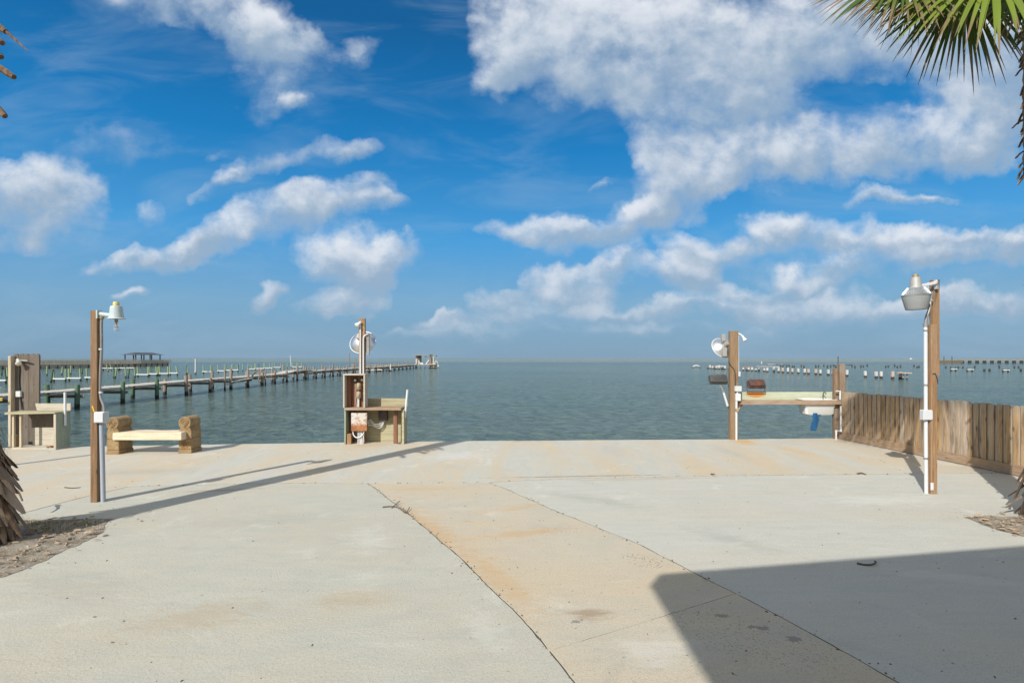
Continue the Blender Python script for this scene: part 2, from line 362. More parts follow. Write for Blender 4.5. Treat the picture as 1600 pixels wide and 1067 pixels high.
# ------------------------------------------------------------------ mesh helpers
def basis(axis, up=Vector((0,0,1))):
    z = Vector(axis).normalized()
    x = up.cross(z)
    if x.length < 1e-4: x = Vector((1,0,0)).cross(z)
    x.normalize(); y = z.cross(x)
    m = Matrix((x, y, z)).transposed().to_4x4()
    return m
class MB:
    def __init__(s, origin=(0,0,0)):
        s.bm = bmesh.new(); s.o = Vector(origin); s.tint = None; s.cur = (0, 0, 0)
    def use_tint(s): s.tint = s.bm.verts.layers.float_color.new('tint'); return s
    def v(s, p):
        w = s.bm.verts.new(Vector(p) - s.o)
        if s.tint is not None: w[s.tint] = (*s.cur, 1)
        return w
    def box(s, x0, x1, y0, y1, z0, z1):
        c = [s.v((x, y, z)) for z in (z0, z1) for y in (y0, y1) for x in (x0, x1)]
        for f in ((0,2,3,1), (4,5,7,6), (0,1,5,4), (2,6,7,3), (0,4,6,2), (1,3,7,5)):
            s.bm.faces.new([c[i] for i in f])
        return s
    def obox(s, c, size, m=Matrix(), taper=1.0):
        m3 = m.to_3x3(); c = Vector(c); hx, hy, hz = (v / 2 for v in size)
        vs = []
        for z in (-1, 1):
            k = taper if z > 0 else 1
            for y in (-1, 1):
                for x in (-1, 1): vs.append(s.v(c + m3 @ Vector((x*hx*k, y*hy*k, z*hz))))
        for f in ((0,2,3,1), (4,5,7,6), (0,1,5,4), (2,6,7,3), (0,4,6,2), (1,3,7,5)):
            s.bm.faces.new([vs[i] for i in f])
        return s
    def beam(s, a, b, w, h):
        a, b = Vector(a), Vector(b); d = b - a
        return s.obox((a + b) / 2, (w, h, d.length), basis(d, Vector((0,0,1)) if abs(d.normalized().z) < .9 else Vector((0,1,0))))
    def lathe(s, prof, c, axis=(0,0,1), seg=24, jitter=0):
        m = basis(axis, Vector((0,1,0))).to_3x3() if abs(Vector(axis).normalized().z) > .9 else basis(axis).to_3x3()
        c = Vector(c); rings = []
        for r, z in prof:
            if r < 1e-5: rings.append([s.v(c + m @ Vector((0,0,z)))])
            else: rings.append([s.v(c + m @ Vector((r*math.cos(2*math.pi*k/seg), r*math.sin(2*math.pi*k/seg), z)) * 1) for k in range(seg)])
        for a, b in zip(rings, rings[1:]):
            for k in range(seg):
                k2 = (k + 1) % seg
                if len(a) == 1 and len(b) == 1: continue
                if len(a) == 1: s.bm.faces.new((a[0], b[k], b[k2]))
                elif len(b) == 1: s.bm.faces.new((a[k], a[k2], b[0]))
                else: s.bm.faces.new((a[k], a[k2], b[k2], b[k]))
        for rg in (rings[0], rings[-1]):
            if len(rg) > 2: s.bm.faces.new(rg)
        return s
    def tube(s, pts, r, seg=10):
        pts = [Vector(p) for p in pts]; rs = r if isinstance(r, (list, tuple)) else [r] * len(pts)
        rings = []; prev = None
        for i, p in enumerate(pts):
            d = (pts[min(i+1, len(pts)-1)] - pts[max(i-1, 0)]).normalized()
            x = prev if prev is not None else Vector((0,0,1)).cross(d)
            if x.length < 1e-3: x = Vector((1,0,0))
            x = (x - d * x.dot(d)).normalized(); prev = x; y = d.cross(x)
            rings.append([s.v(p + (x*math.cos(2*math.pi*k/seg) + y*math.sin(2*math.pi*k/seg)) * rs[i]) for k in range(seg)])
        for a, b in zip(rings, rings[1:]):
            for k in range(seg):
                k2 = (k+1) % seg; s.bm.faces.new((a[k], a[k2], b[k2], b[k]))
        s.bm.faces.new(rings[0]); s.bm.faces.new(rings[-1])
        return s
    def prism(s, poly, y0, y1, plane='xz'):
        f = {'xz': lambda a, b, t: (a, t, b), 'xy': lambda a, b, t: (a, b, t), 'yz': lambda a, b, t: (t, a, b)}[plane]
        A = [s.v(f(a, b, y0)) for a, b in poly]; B = [s.v(f(a, b, y1)) for a, b in poly]
        s.bm.faces.new(A); s.bm.faces.new(B[::-1])
        for i in range(len(poly)):
            j = (i + 1) % len(poly); s.bm.faces.new((A[i], A[j], B[j], B[i]))
        return s
    def build(s, name, mat, parent=None, bevel=0, smooth=False, recalc=True):
        if bevel:
            bmesh.ops.bevel(s.bm, geom=list(s.bm.edges), offset=bevel, segments=1, affect='EDGES', clamp_overlap=True)
        if recalc: bmesh.ops.recalc_face_normals(s.bm, faces=s.bm.faces)
        me = bpy.data.meshes.new(name); s.bm.to_mesh(me); s.bm.free()
        me.materials.append(mat)
        if smooth:
            me.polygons.foreach_set('use_smooth', [True] * len(me.polygons))
            try: me.set_sharp_from_angle(angle=R(40))
            except Exception: pass
        ob = bpy.data.objects.new(name, me); COL.objects.link(ob)
        if parent is None: ob.location = s.o
        else: ob.parent = parent
        return ob
def tag(o, label, cat, group=None, kind=None):
    if label: o['label'] = label
    if cat: o['category'] = cat
    if group: o['group'] = group
    if kind: o['kind'] = kind
    return o
def thing(name, label, cat, loc, group=None):
    o = bpy.data.objects.new(name, None); o.empty_display_size = .2
    COL.objects.link(o); o.location = loc
    return tag(o, label, cat, group)
def copy_part(src, parent):
    c = src.copy(); COL.objects.link(c); c.parent = parent; return c
def copy_tree(o, parent=None):
    c = o.copy(); COL.objects.link(c); c.parent = parent
    for ch in [k for k in bpy.data.objects if k.parent == o]: copy_tree(ch, c)
    return c
def hang(a, b, sag, n=12):
    a, b = Vector(a), Vector(b)
    return [a.lerp(b, i/n) - Vector((0,0,sag * 4 * (i/n) * (1 - i/n))) for i in range(n+1)]
def curve(pts, n=8):
    "Catmull-Rom through pts"
    P = [Vector(p) for p in pts]; P = [P[0]*2 - P[1]] + P + [P[-1]*2 - P[-2]]; out = []
    for i in range(1, len(P) - 2):
        for k in range(n):
            t = k / n; a, b, c, d = P[i-1], P[i], P[i+1], P[i+2]
            out.append(.5 * ((2*b) + (c-a)*t + (2*a - 5*b + 4*c - d)*t*t + (3*b - a - 3*c + d)*t**3))
    out.append(P[-2]); return out

# ------------------------------------------------------------------ world, sun, camera
SUN_AZ = 30.5; SUN_EL = 36.0       # light travels towards (+sin, +cos)
def cloud_group():
    g = bpy.data.node_groups.new('cloud_density', 'ShaderNodeTree')
    g.interface.new_socket('Vector', in_out='INPUT', socket_type='NodeSocketVector')
    g.interface.new_socket('Density', in_out='OUTPUT', socket_type='NodeSocketFloat')
    g.interface.new_socket('Lit', in_out='OUTPUT', socket_type='NodeSocketFloat')
    g.interface.new_socket('Body', in_out='OUTPUT', socket_type='NodeSocketFloat')
    t = NT(g); gi = g.nodes.new('NodeGroupInput'); go = g.nodes.new('NodeGroupOutput'); v = gi.outputs[0]
    # domain warp
    w1 = t.vmath('SCALE', t.vmath('SUBTRACT', t.noise(v, 5.5, 3, .55, out='Color'), (.5,.5,.5)), scale=.13)
    w2 = t.vmath('SCALE', t.vmath('SUBTRACT', t.noise(v, 22, 4, .6, out='Color'), (.5,.5,.5)), scale=.045)
    vw = t.vmath('ADD', t.vmath('ADD', v, w1), w2)
    # cloud bodies: azimuth/elevation tangents, half sizes, tilt, weight
    B = [  # px, py, rx, ry, rot(deg, up to the right), weight
        (40,315,135,78,-6,1.05), (0,290,110,60,0,.7),
        (235,400,130,26,8,.62), (330,372,90,34,16,.62), (430,345,95,46,18,.85), (530,315,90,42,12,.85), (590,325,50,24,0,.5),
        (360,290,70,20,20,.48), (420,255,80,32,22,.55), (535,230,75,26,12,.60), (230,325,50,28,10,.42),
        (170,225,130,46,5,.30), (345,235,30,18,20,.35),
        (545,410,90,52,0,1.0), (610,410,58,34,0,.85), (540,472,75,28,10,1.4), (420,457,40,22,0,.9), (212,465,52,11,3,.62),
        (330,20,190,50,-8,.72), (420,50,120,60,-20,.72), (560,78,55,36,10,.45), (410,135,75,60,0,.42), (460,155,38,24,0,.5),
        (860,372,130,32,-4,.95), (880,355,70,28,-5,.7), (985,350,80,36,10,.7),
        (1050,285,95,70,30,1.05), (1065,225,90,46,-6,1.05), (1135,255,80,55,30,.8), (1010,335,60,30,30,.7),
        (795,45,75,95,0,.85), (910,60,170,110,0,.85), (1080,70,220,125,0,.95), (1130,170,170,80,-4,.6), (1310,40,190,100,0,.95),
        (1380,235,250,60,12,.85), (1540,170,150,90,20,.9), (1210,245,130,50,8,.55), (775,125,55,50,0,.6), (1530,60,180,110,0,.8),
        (1390,318,95,18,4,.62), (1470,310,40,10,6,.4), (930,288,28,10,20,.42),
        (1110,395,100,32,-4,.85), (1230,372,105,36,0,.8), (1360,382,120,32,-2,.75), (1480,385,130,32,0,.7), (1590,382,90,34,0,.75),
        (1060,432,80,32,0,1.1), (1270,436,110,28,0,.8), (1400,415,130,24,0,.5), (1520,410,110,22,0,.5),
        (895,448,88,36,4,1.5), (960,420,50,26,20,.8), (775,470,56,24,2,1.35), (700,503,55,18,0,1.0), (800,495,75,18,0,.8),
        (950,485,180,22,0,.62), (1130,478,170,24,2,.72), (1330,482,200,28,0,.75), (1530,478,170,28,0,.75), (1000,515,360,16,0,.5), (1150,455,90,16,0,.55), (700,520,160,12,0,.4),
    ]
    acc = None; vec = None
    for i, (px, py, rx, ry, rot, wt) in enumerate(B):
        cu, cw = (px - 800) / F, (559 - py) / F
        if acc is not None and i % 3 == 0: vw = t.after(vw, acc)
        q = t.mapping(vw, (cu, cw, 0), (0, 0, R(rot)), (rx * 1.12 / F, ry * 1.15 / F, 1), 'TEXTURE')
        gr = t.node('ShaderNodeTexGradient', gradient_type='SPHERICAL'); t.l.new(q, gr.inputs[0]); m = gr.outputs['Fac']
        acc = t.math('MULTIPLY', m, wt) if acc is None else t.math('MULTIPLY_ADD', m, wt, acc)
        n = t.node('ShaderNodeVectorMath', operation='MULTIPLY_ADD')
        t.put(n.inputs[0], q); t.put(n.inputs[1], m); t.put(n.inputs[2], vec if vec is not None else (0, 0, 0)); vec = n.outputs[0]
    body = t.math('MINIMUM', acc, 1.0)
    body = t.math('MULTIPLY', body, t.math('SUBTRACT', 2.0, body))
    v = t.after(v, acc)
    vs = t.mapping(v, scale=(1, 1.2, 1))
    vo = t.voro(t.vmath('ADD', vw, t.vmath('SCALE', w2, scale=.6)), 13.0)
    f1 = t.noise(vs, 7.5, 7, .56, .2)
    f1b = t.noise(t.vmath('ADD', vs, (-.012, .026, 0)), 7.5, 5, .56, .2)
    f2 = t.noise(t.mapping(v, scale=(1, 1.2, 1)), 24, 7, .66, .2)
    dd = t.math('MULTIPLY_ADD', t.math('SUBTRACT', f1, .5), 1.35, body)
    dd = t.math('MULTIPLY_ADD', t.math('SUBTRACT', f2, .5), .45, dd)
    dd = t.math('MULTIPLY_ADD', t.math('SUBTRACT', .38, vo), .50, dd)
    dd = t.math('MULTIPLY', dd, t.smooth(acc, .0, .16))
    # how far up its own body a point lies: tops face the light
    sep = t.node('ShaderNodeSeparateXYZ'); t.l.new(vec, sep.inputs[0])
    up = t.math('MULTIPLY_ADD', sep.outputs[0], -.35, sep.outputs[1])
    lit = t.math('DIVIDE', up, t.math('ADD', acc, .15))
    lit = t.math('MULTIPLY_ADD', t.math('SUBTRACT', f1, f1b), 1.7, lit)
    lit = t.math('MULTIPLY_ADD', t.math('SUBTRACT', f2, .5), .45, lit)
    lit = t.math('MULTIPLY_ADD', t.math('SUBTRACT', .38, vo), .3, lit)
    g.links.new(dd, go.inputs[0]); g.links.new(lit, go.inputs[1]); g.links.new(body, go.inputs[2])
    return g
def make_world():
    w = bpy.data.worlds.new('World'); scene.world = w; w.use_nodes = True
    try: w.cycles.sampling_method = 'MANUAL'; w.cycles.sample_map_resolution = 512
    except Exception: pass
    t = NT(w.node_tree); bg = t.n['Background']
    sky = t.node('ShaderNodeTexSky', sky_type='NISHITA', sun_disc=False)
    sky.sun_elevation = R(SUN_EL); sky.sun_rotation = R(180 + SUN_AZ)
    sky.air_density = 1.0; sky.dust_density = .3; sky.ozone_density = 2.5; sky.altitude = 0
    tc = t.node('ShaderNodeTexCoord').outputs['Generated']
    s = t.node('ShaderNodeSeparateXYZ'); t.l.new(tc, s.inputs[0])
    ay = t.math('MAXIMUM', s.outputs['Y'], .05)
    u = t.math('DIVIDE', s.outputs['X'], ay); wv = t.math('DIVIDE', s.outputs['Z'], ay)
    cx = t.node('ShaderNodeCombineXYZ'); t.l.new(u, cx.inputs[0]); t.l.new(wv, cx.inputs[1])
    n = t.node('ShaderNodeGroup', node_tree=cloud_group()); t.l.new(cx.outputs[0], n.inputs[0])
    d0, lit, body = n.outputs
    # clear sky, deep blue overhead and grey-blue haze low down
    sat = t.node('ShaderNodeHueSaturation'); sat.inputs['Saturation'].default_value = 1.35; sat.inputs['Value'].default_value = .52
    sat.inputs['Hue'].default_value = .488
    t.l.new(sky.outputs[0], sat.inputs['Color'])
    z = s.outputs['Z']
    skyc = t.mix(t.ramp(z, [(0, .96), (.10, .92), (.25, .75), (.45, .62), (.6, .3)]), sat.outputs[0],
                 t.ramp(z, [(0, (.150,.245,.340)), (.09, (.135,.275,.42)), (.20, (.045,.245,.52)), (.34, (.005,.160,.43)), (.50, (.001,.088,.285))]))
    # the ramp above is radiance for a strength-1 background
    n = skyc.node; low = t.vmath('SCALE', n.inputs[7].links[0].from_socket, scale=10.0); t.l.new(low, n.inputs[7])
    thin = t.noise(t.mapping(cx.outputs[0], rot=(0,0,R(-20)), scale=(1.2, 4, 1)), 3, 4, .6, .6)
    skyc = t.mix(t.math('MULTIPLY', t.smooth(thin, .42, .75), .22), skyc, (2.6, 3.6, 4.6))
    alpha = t.math('POWER', t.smooth(d0, .06, 1.02), 1.0)
    l2 = t.smooth(lit, -.50, .70)
    ccol = t.mix(l2, (2.2, 3.0, 3.95), (5.4, 5.65, 6.05))
    ccol = t.mix(t.math('MULTIPLY', t.smooth(d0, 1.0, .35), .35), ccol, (3.0, 3.9, 4.9))
    ccol = t.mix(t.math('MULTIPLY', t.smooth(d0, 1.0, 1.6), .45), ccol, (3.7, 4.3, 5.0))
    ccol = t.mix(t.math('MULTIPLY', t.smooth(wv, .18, .0), .45), ccol, (2.1, 3.0, 4.0))
    a = t.math('MULTIPLY', alpha, t.smooth(z, .004, .07))
    a = t.math('MULTIPLY', a, t.math('MULTIPLY_ADD', t.smooth(wv, .0, .2), .25, .70))
    front = t.smooth(s.outputs['Y'], .05, .3)
    c1 = t.mix(t.math('MULTIPLY', a, front), skyc, ccol)
    # bright broken cloud added in the unseen sky overhead and behind, as neutral fill
    den = t.math('ADD', t.math('ABSOLUTE', z), .2); pv = t.node('ShaderNodeVectorMath', operation='DIVIDE'); t.l.new(tc, pv.inputs[0]); t.l.new(den, pv.inputs[1])
    rn = t.noise(pv.outputs[0], 1.6, 4, .55, .2)
    wr = t.math('MAXIMUM', t.smooth(s.outputs['Y'], .22, -.15), t.smooth(z, .56, .75))
    ra = t.math('MULTIPLY', t.math('MULTIPLY', t.smooth(rn, .34, .58), wr), t.smooth(z, .0, .08))
    c2 = t.mix(t.math('MULTIPLY', ra, .9), c1, (7.5, 7.2, 6.7))
    t.l.new(c2, bg.inputs['Color'])
    bg.inputs['Strength'].default_value = .10
make_world()
sl = bpy.data.lights.new('sun', 'SUN'); sl.energy = 3.55; sl.angle = R(.53); sl.color = (1, .95, .87)
so = bpy.data.objects.new('sun', sl); COL.objects.link(so)
ldir = Vector((math.sin(R(SUN_AZ)) * math.cos(R(SUN_EL)), math.cos(R(SUN_AZ)) * math.cos(R(SUN_EL)), -math.sin(R(SUN_EL))))
so.rotation_euler = ldir.to_track_quat('-Z', 'Y').to_euler(); so.location = (-20, -30, 30)
cam = bpy.data.cameras.new('camera'); co = bpy.data.objects.new('camera', cam); COL.objects.link(co)
co.location = (0, 0, EYE); co.rotation_euler = (R(90), 0, 0)
cam.lens = 20; cam.sensor_width = 36; cam.shift_y = 25.5 / 1600; cam.clip_end = 60000; cam.clip_start = .05
scene.camera = co
scene.view_settings.view_transform = 'Standard'; scene.view_settings.look = 'None'
scene.view_settings.exposure = .55; scene.view_settings.gamma = 1

# ------------------------------------------------------------------ ground, slabs, water
def struct(o): o['kind'] = 'structure'; return o
w = MB()
vs = [w.v(p) for p in ((-40000, -30, WATER), (40000, -30, WATER), (40000, 45000, WATER), (-40000, 45000, WATER))]
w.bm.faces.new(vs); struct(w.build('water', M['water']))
g = MB(); g.prism([(-90,-80), (90,-80), (90,13.9), (9.4,13.9), (8.05,13.87), (5.3,13.7), (-3.05,13.27), (-11.1,12.4), (-15,12.1), (-90,12.1)], -2.2, -.05, 'xy')
struct(g.build('ground', M['soil']))
g = MB(); g.prism([(-14,-3), (9.6,-3), (9.6,13.9), (8.05,13.87), (5.3,13.7), (-3.05,13.27), (-11.1,12.4), (-14,12.1)], -.045, -.0022, 'xy')
struct(g.build('joint_bed', M['sub']))

def densify(pl, step=.07, amp=.012, seed=0):
    out = []
    for a, b in zip(pl, pl[1:]):
        a, b = Vector((*a, 0)), Vector((*b, 0)); n = max(1, int((b-a).length / step))
        nrm = Vector((-(b-a).y, (b-a).x, 0)).normalized()
        for k in range(n):
            p = a.lerp(b, k/n)
            j = (mn.noise(p * 1.3 + Vector((seed, 0, 0))) * 2.2 + mn.noise(p * 9 + Vector((0, seed, 0))) * .5) * amp
            out.append((p + nrm * j).to_tuple()[:2])
    out.append(pl[-1]); return out
H0 = densify([(-14,7.15), (-6.35,7.15), (-6.12,8.3), (-5.97,8.85), (-5.05,8.98), (-3.08,9.12), (-2.28,9.05)])
H1 = densify([(-2.28,9.05), (-.36,9.16)])
H2 = densify([(-.36,9.16), (1.06,9.46), (3.4,9.66), (6.63,9.82), (9.6,9.95)])
L0 = densify([(-2.28,9.05), (-1.36,7.38), (-.44,5.54), (0,4.55), (.25,3.88)])
L1 = densify([(.25,3.88), (.39,3.5), (.85,2.4), (3.0,-3)])
R0 = densify([(-.36,9.16), (.60,7.4), (1.37,6.1), (1.72,5.25), (1.9,4.83)])
R1 = densify([(1.9,4.83), (2.4,3.5), (2.95,2.3), (5.4,-3)])
CR = densify([(.25,3.88), (1.9,4.83)], amp=.006)
EDGE = densify([(-14,12.4), (-11.1,12.7), (-3.05,13.57), (-.62,13.73), (5.3,14.0), (8.05,14.17), (9.6,14.3)], .15, .006)
from mathutils.geometry import tessellate_polygon
def slab(poly, mat, gap=.0085, zt=0.0, depth=.018, seed=0):
    P = [Vector((*p, 0)) for p in poly]
    P = [p for i, p in enumerate(P) if (p - P[i-1]).length > 1e-4]
    area = sum(P[i].x * P[(i+1) % len(P)].y - P[(i+1) % len(P)].x * P[i].y for i in range(len(P)))
    if area < 0: P.reverse()
    n = len(P); Q = []
    for i in range(n):
        e1 = (P[i] - P[i-1]).normalized(); e2 = (P[(i+1) % n] - P[i]).normalized()
        nr = Vector((-(e1.y + e2.y), e1.x + e2.x, 0))
        nr = nr.normalized() if nr.length > 1e-4 else Vector((-e1.y, e1.x, 0))
        chip = (.25 if mat == M['conc_s'] else 1) * max(0, mn.noise(P[i] * 6 + Vector((seed, 3, 1)))) * .010 + max(0, mn.noise(P[i] * 30 + Vector((seed, 7, 1)))) * .005
        Q.append(P[i] + nr * (gap + chip))
    m = MB(); q = .0012
    A = [m.v((p.x, p.y, zt - depth)) for p in Q]; B = [m.v((p.x, p.y, zt - q)) for p in Q]
    C = []
    for i in range(n):
        e1 = (Q[i] - Q[i-1]).normalized(); e2 = (Q[(i+1) % n] - Q[i]).normalized()
        nr = Vector((-(e1.y + e2.y), e1.x + e2.x, 0)).normalized()
        C.append(m.v((Q[i].x + nr.x*q, Q[i].y + nr.y*q, zt)))
    for tri in tessellate_polygon([[c.co for c in C]]): m.bm.faces.new([C[i] for i in tri])
    for i in range(n):
        j = (i+1) % n
        m.bm.faces.new((A[i], A[j], B[j], B[i])); m.bm.faces.new((B[i], B[j], C[j], C[i]))
    return struct(m.build('pavement', mat))
slab(H0[:-1] + H1[:-1] + H2 + list(reversed(EDGE)), M['conc_a'], seed=1, depth=.34)
slab([(-14,-3)] + H0[:-1] + L0[:-1] + L1, M['conc_l'], seed=2)
slab(H1[:-1] + R0[:-1] + list(reversed(CR))[:-1] + list(reversed(L0)), M['conc_s'], gap=.0015, seed=3)
slab(CR[:-1] + R1 + list(reversed(L1)), M['conc_s'], gap=.0015, seed=4)
slab(H2 + [(9.6,-3), (5.4,-3)] + list(reversed(R1))[1:-1] + list(reversed(R0))[:-1], M['conc_r'], seed=5)

rg = random.Random(4); m = MB((0, 6, 0))
for line, cnt in ((L0, 170), (L1, 60), (R0, 90), (R1, 60), (H2, 110), (H1, 40), (H0, 60)):
    for k in range(cnt):
        i = rg.randrange(len(line) - 1); x, y = line[i]; sz = rg.choice((.004, .005, .007, .011))
        m.obox((x + rg.gauss(0, .03), y + rg.gauss(0, .02), sz * .4 - .001), (sz * rg.uniform(1, 3), sz, sz * .7), Matrix.Rotation(rg.uniform(0, 6), 4, 'Z'), .6)
for k in range(420):
    y = 2.8 + 9.5 * rg.random()**1.3; x = rg.uniform(-.9, .9) * y; sz = rg.choice((.004, .005, .006, .009))
    if x > 8 or x < -4.5 and y < 7.2: continue
    m.obox((x, y, sz * .35), (sz * rg.uniform(1, 3), sz, sz * .6), Matrix.Rotation(rg.uniform(0, 6), 4, 'Z'), .6)
tag(m.build('grit', plain('dark_grit', (.13,.10,.075), .95, var=.5, vs=20, bump=0)), 'dark grit and bark crumbs along the joints of the concrete', 'grit', kind='stuff')
# ------------------------------------------------------------------ planting beds
def bed(outline, label, seed, hgt=.03):
    r = random.Random(seed)
    P = densify(outline + [outline[0]], .06, .09, seed)[:-1]
    cx = sum(p[0] for p in P) / len(P); cy = sum(p[1] for p in P) / len(P)
    m = MB((cx, cy, 0)); rings = []
    for k in range(9):
        f = 1 - k / 9
        ring = []
        for x, y in P:
            q = Vector((cx + (x-cx)*f, cy + (y-cy)*f, 0))
            z = .004 + min(1, k / 2) * (hgt * .5 + hgt * mn.noise(q * 3 + Vector((seed, 0, 0))) + .012 * mn.noise(q * 17))
            ring.append(m.v((q.x, q.y, max(.004, z))))
        rings.append(ring)
    c = m.v((cx, cy, hgt * .5))
    for a, b in zip(rings, rings[1:]):
        for i in range(len(P)): j = (i+1) % len(P); m.bm.faces.new((a[i], a[j], b[j], b[i]))
    for i in range(len(P)): m.bm.faces.new((rings[-1][i], rings[-1][(i+1) % len(P)], c))
    o = m.build('soil_bed', M['bed'], smooth=True); struct(o)
    from mathutils.geometry import intersect_point_tri_2d
    m = MB((cx, cy, 0)); n = 0
    xs = [p[0] for p in P]; ys = [p[1] for p in P]
    def inside(x, y):
        c = False
        for i in range(len(P)):
            (x1, y1), (x2, y2) = P[i-1], P[i]
            if (y1 > y) != (y2 > y) and x < (x2-x1)*(y-y1)/(y2-y1)+x1: c = not c
        return c
    while n < 3800:
        x, y = r.uniform(min(xs)-.1, max(xs)+.1), r.uniform(min(ys)-.1, max(ys)+.1); n += 1
        if not inside(x, y) and r.random() < .90: continue
        s = r.choice((.006, .008, .012, .018, .026)) * r.uniform(.6, 1.3)
        rot = Matrix.Rotation(r.uniform(0, 6.3), 3, 'Z') @ Matrix.Rotation(r.gauss(0, .4), 3, 'X')
        m.obox((x, y, .012 + r.uniform(0, hgt)), (s * r.uniform(1, 3.2), s, s * .35), rot.to_4x4(), .6)
    o2 = m.build('mulch', M['chip']); tag(o2, label, 'mulch', kind='stuff')
bed([(-9.5,4.2), (-4.72,4.6), (-4.62,5.2), (-4.62,5.9), (-4.72,6.6), (-4.95,7.12), (-5.6,7.0), (-7.0,6.95), (-9.5,6.9)],
    'brown bark mulch and shell bits around the palm at the left edge', 3)
bed([(5.66,7.12), (5.64,6.8), (5.72,6.3), (5.9,5.5), (6.0,4.6), (8.6,4.6), (8.6,7.0), (7.2,7.15), (6.4,7.12)],
    'brown bark mulch around the palm at the right edge', 5)
# sparse grass tufts in the left bed
r = random.Random(5); m = MB((-5.3, 6.6, 0))
for k in range(420):
    cx, cy = r.choice(((-5.35,6.55), (-5.15,6.75), (-5.6,6.8)))
    x, y = cx + r.gauss(0, .13), cy + r.gauss(0, .08); h = r.uniform(.02, .06); a = r.uniform(0, 6.28)
    b = Vector((x, y, .015)); t_ = b + Vector((math.cos(a)*h*.7, math.sin(a)*h*.7, h)); sd = Vector((-math.sin(a), math.cos(a), 0)) * .003
    m.bm.faces.new((m.v(b - sd), m.v(b + sd), m.v(t_)))
tag(m.build('grass', plain('dry_grass_blades', (.20,.19,.06), .8, var=.4, bump=0), recalc=False), 'thin dry grass in the mulch by the left palm', 'grass', kind='stuff')

# ------------------------------------------------------------------ lamp post, left
def tube_clamp(mb, p, r): mb.lathe([(r+.006, -.012), (r+.006, .012)], p, (0,0,1), 14)
x0, y0 = -5.835, 7.87
t = thing('lamp_post', 'brown wooden lamp post with a blue-grey lamp head and bare hanging bulb', 'lamp post', (x0 + .045, y0 + .045, 0))
O = t.location.copy()
MB(O).box(x0, x0+.092, y0, y0+.092, -.02, 2.655).build('post', M['postd'], t, .004)
cxp, cyp = x0 + .092 + .045, y0 + .04
m = MB(O); m.tube([(cxp+.015, cyp, 0), (cxp+.005, cyp, .5), (cxp-.01, cyp, 1.12)], .030, 14).build('conduit', M['greyp'], t, smooth=True)
m = MB(O); m.box(cxp-.065, cxp+.075, cyp-.075, cyp+.04, 1.10, 1.255)
jb = m.build('junction_box', M['boxm'], t, .008)
MB(O).box(cxp-.057, cxp+.067, cyp-.083, cyp-.0755, 1.112, 1.243).build('cover', M['pvc'], jb, .002)
m = MB(O); m.tube(curve([(cxp+.03, cyp, 1.255), (cxp+.02, cyp, 1.34), (cxp-.025, cyp, 1.47), (cxp-.03, cyp, 1.7), (cxp-.01, cyp, 2.1), (cxp-.012, cyp, 2.45), (cxp-.005, cyp, 2.56)]), .019, 12)
m.build('cable', M['greyc'], t, smooth=True)
for z_ in (2.12, 1.52):
    m = MB(O); tube_clamp(m, (cxp-.018, cyp, z_), .02); m.box(cxp-.05, cxp-.02, cyp-.012, cyp-.008, z_-.01, z_+.01); m.build('clamp', M['pvc'], t)
MB(O).lathe([(.028, 0), (.03, .04)], (cxp-.005, cyp, 2.54), (0,0,1), 14).build('conduit_cap', M['brass'], t, smooth=True)
lx = X(181, 7.9); ly = y0 + .04
m = MB(O); m.tube(curve([(cxp-.05, ly, 2.615), (cxp+.02, ly, 2.60), (lx-.05, ly, 2.585)]), .032, 12)
m.box(cxp-.052, cxp-.035, ly-.05, ly+.05, 2.545, 2.66); m.build('arm', M['lampg'], t, smooth=True)
MB(O).lathe([(.001,.175), (.05,.178), (.070,.172), (.075,.155), (.080,.10), (.088,.035), (.093,.012), (.113,.0), (.115,-.006), (.085,-.002), (.08,.03), (.072,.14), (.001,.15)], (lx, ly, 2.545), (0,0,1), 32).build('lamp_housing', M['lampg'], t, smooth=True)
MB(O).lathe([(.001,0), (.038,0), (.040,.012), (.038,.045), (.033,.055), (.001,.056)], (lx-.002, ly, 2.722), (0,0,1), 24).build('photocell', M['yel'], t, smooth=True)
b_ = MB(O).lathe([(.001,.07), (.02,.07), (.022,.0), (.015,-.01), (.001,-.01)], (lx, ly, 2.50), (0,0,1), 16).build('bulb_socket', M['brass'], t, smooth=True)
MB(O).lathe([(.001,.06), (.013,.058), (.016,.035), (.030,.0), (.035,-.03), (.030,-.055), (.015,-.07), (.001,-.073)], (lx, ly, 2.435), (0,0,1), 20).build('bulb', M['glass'], t, smooth=True)
MB(O).lathe([(.001,.055), (.006,.05), (.008,.0), (.001,-.03)], (lx, ly, 2.435), (0,0,1), 10).build('filament', M['galv'], b_, smooth=True)
MB(O).beam((X(143.5,7.86), y0-.003, Z(634,7.87)), (X(146.5,7.86), y0-.003, Z(643,7.87)), .014, .004).build('tape', M['yrope'], t)

# ------------------------------------------------------------------ lamp post, right
x0, y0 = 6.152, 8.35
t = thing('lamp_post', 'doubled wooden lamp post with a large ribbed security lamp and white pipe', 'lamp post', (x0 + .045, y0 + .045, 0))
O = t.location.copy()
MB(O).box(x0, x0+.092, y0, y0+.092, -.02, 2.49).build('post', M['post'], t, .004)
MB(O).box(x0+.105, x0+.197, y0+.093, y0+.185, 1.725, 3.16).build('upper_post', M['post'], t, .004)
px_ = x0 - .045; py_ = y0 + .045
m = MB(O); m.tube([(px_+.006, py_, 0), (px_+.0, py_, 1.0), (px_-.004, py_, 2.47)], .026, 14); m.build('conduit', M['pvc'], t, smooth=True)
for z_ in (.52, 1.60, 2.40):
    m = MB(O); tube_clamp(m, (px_, py_, z_), .027); m.build('clamp', M['greyc'], t)
MB(O).lathe([(.034,0), (.034,.05), (.022,.06)], (px_-.004, py_, 2.46), (0,0,1), 14).build('conduit_cap', M['greyc'], t, smooth=True)
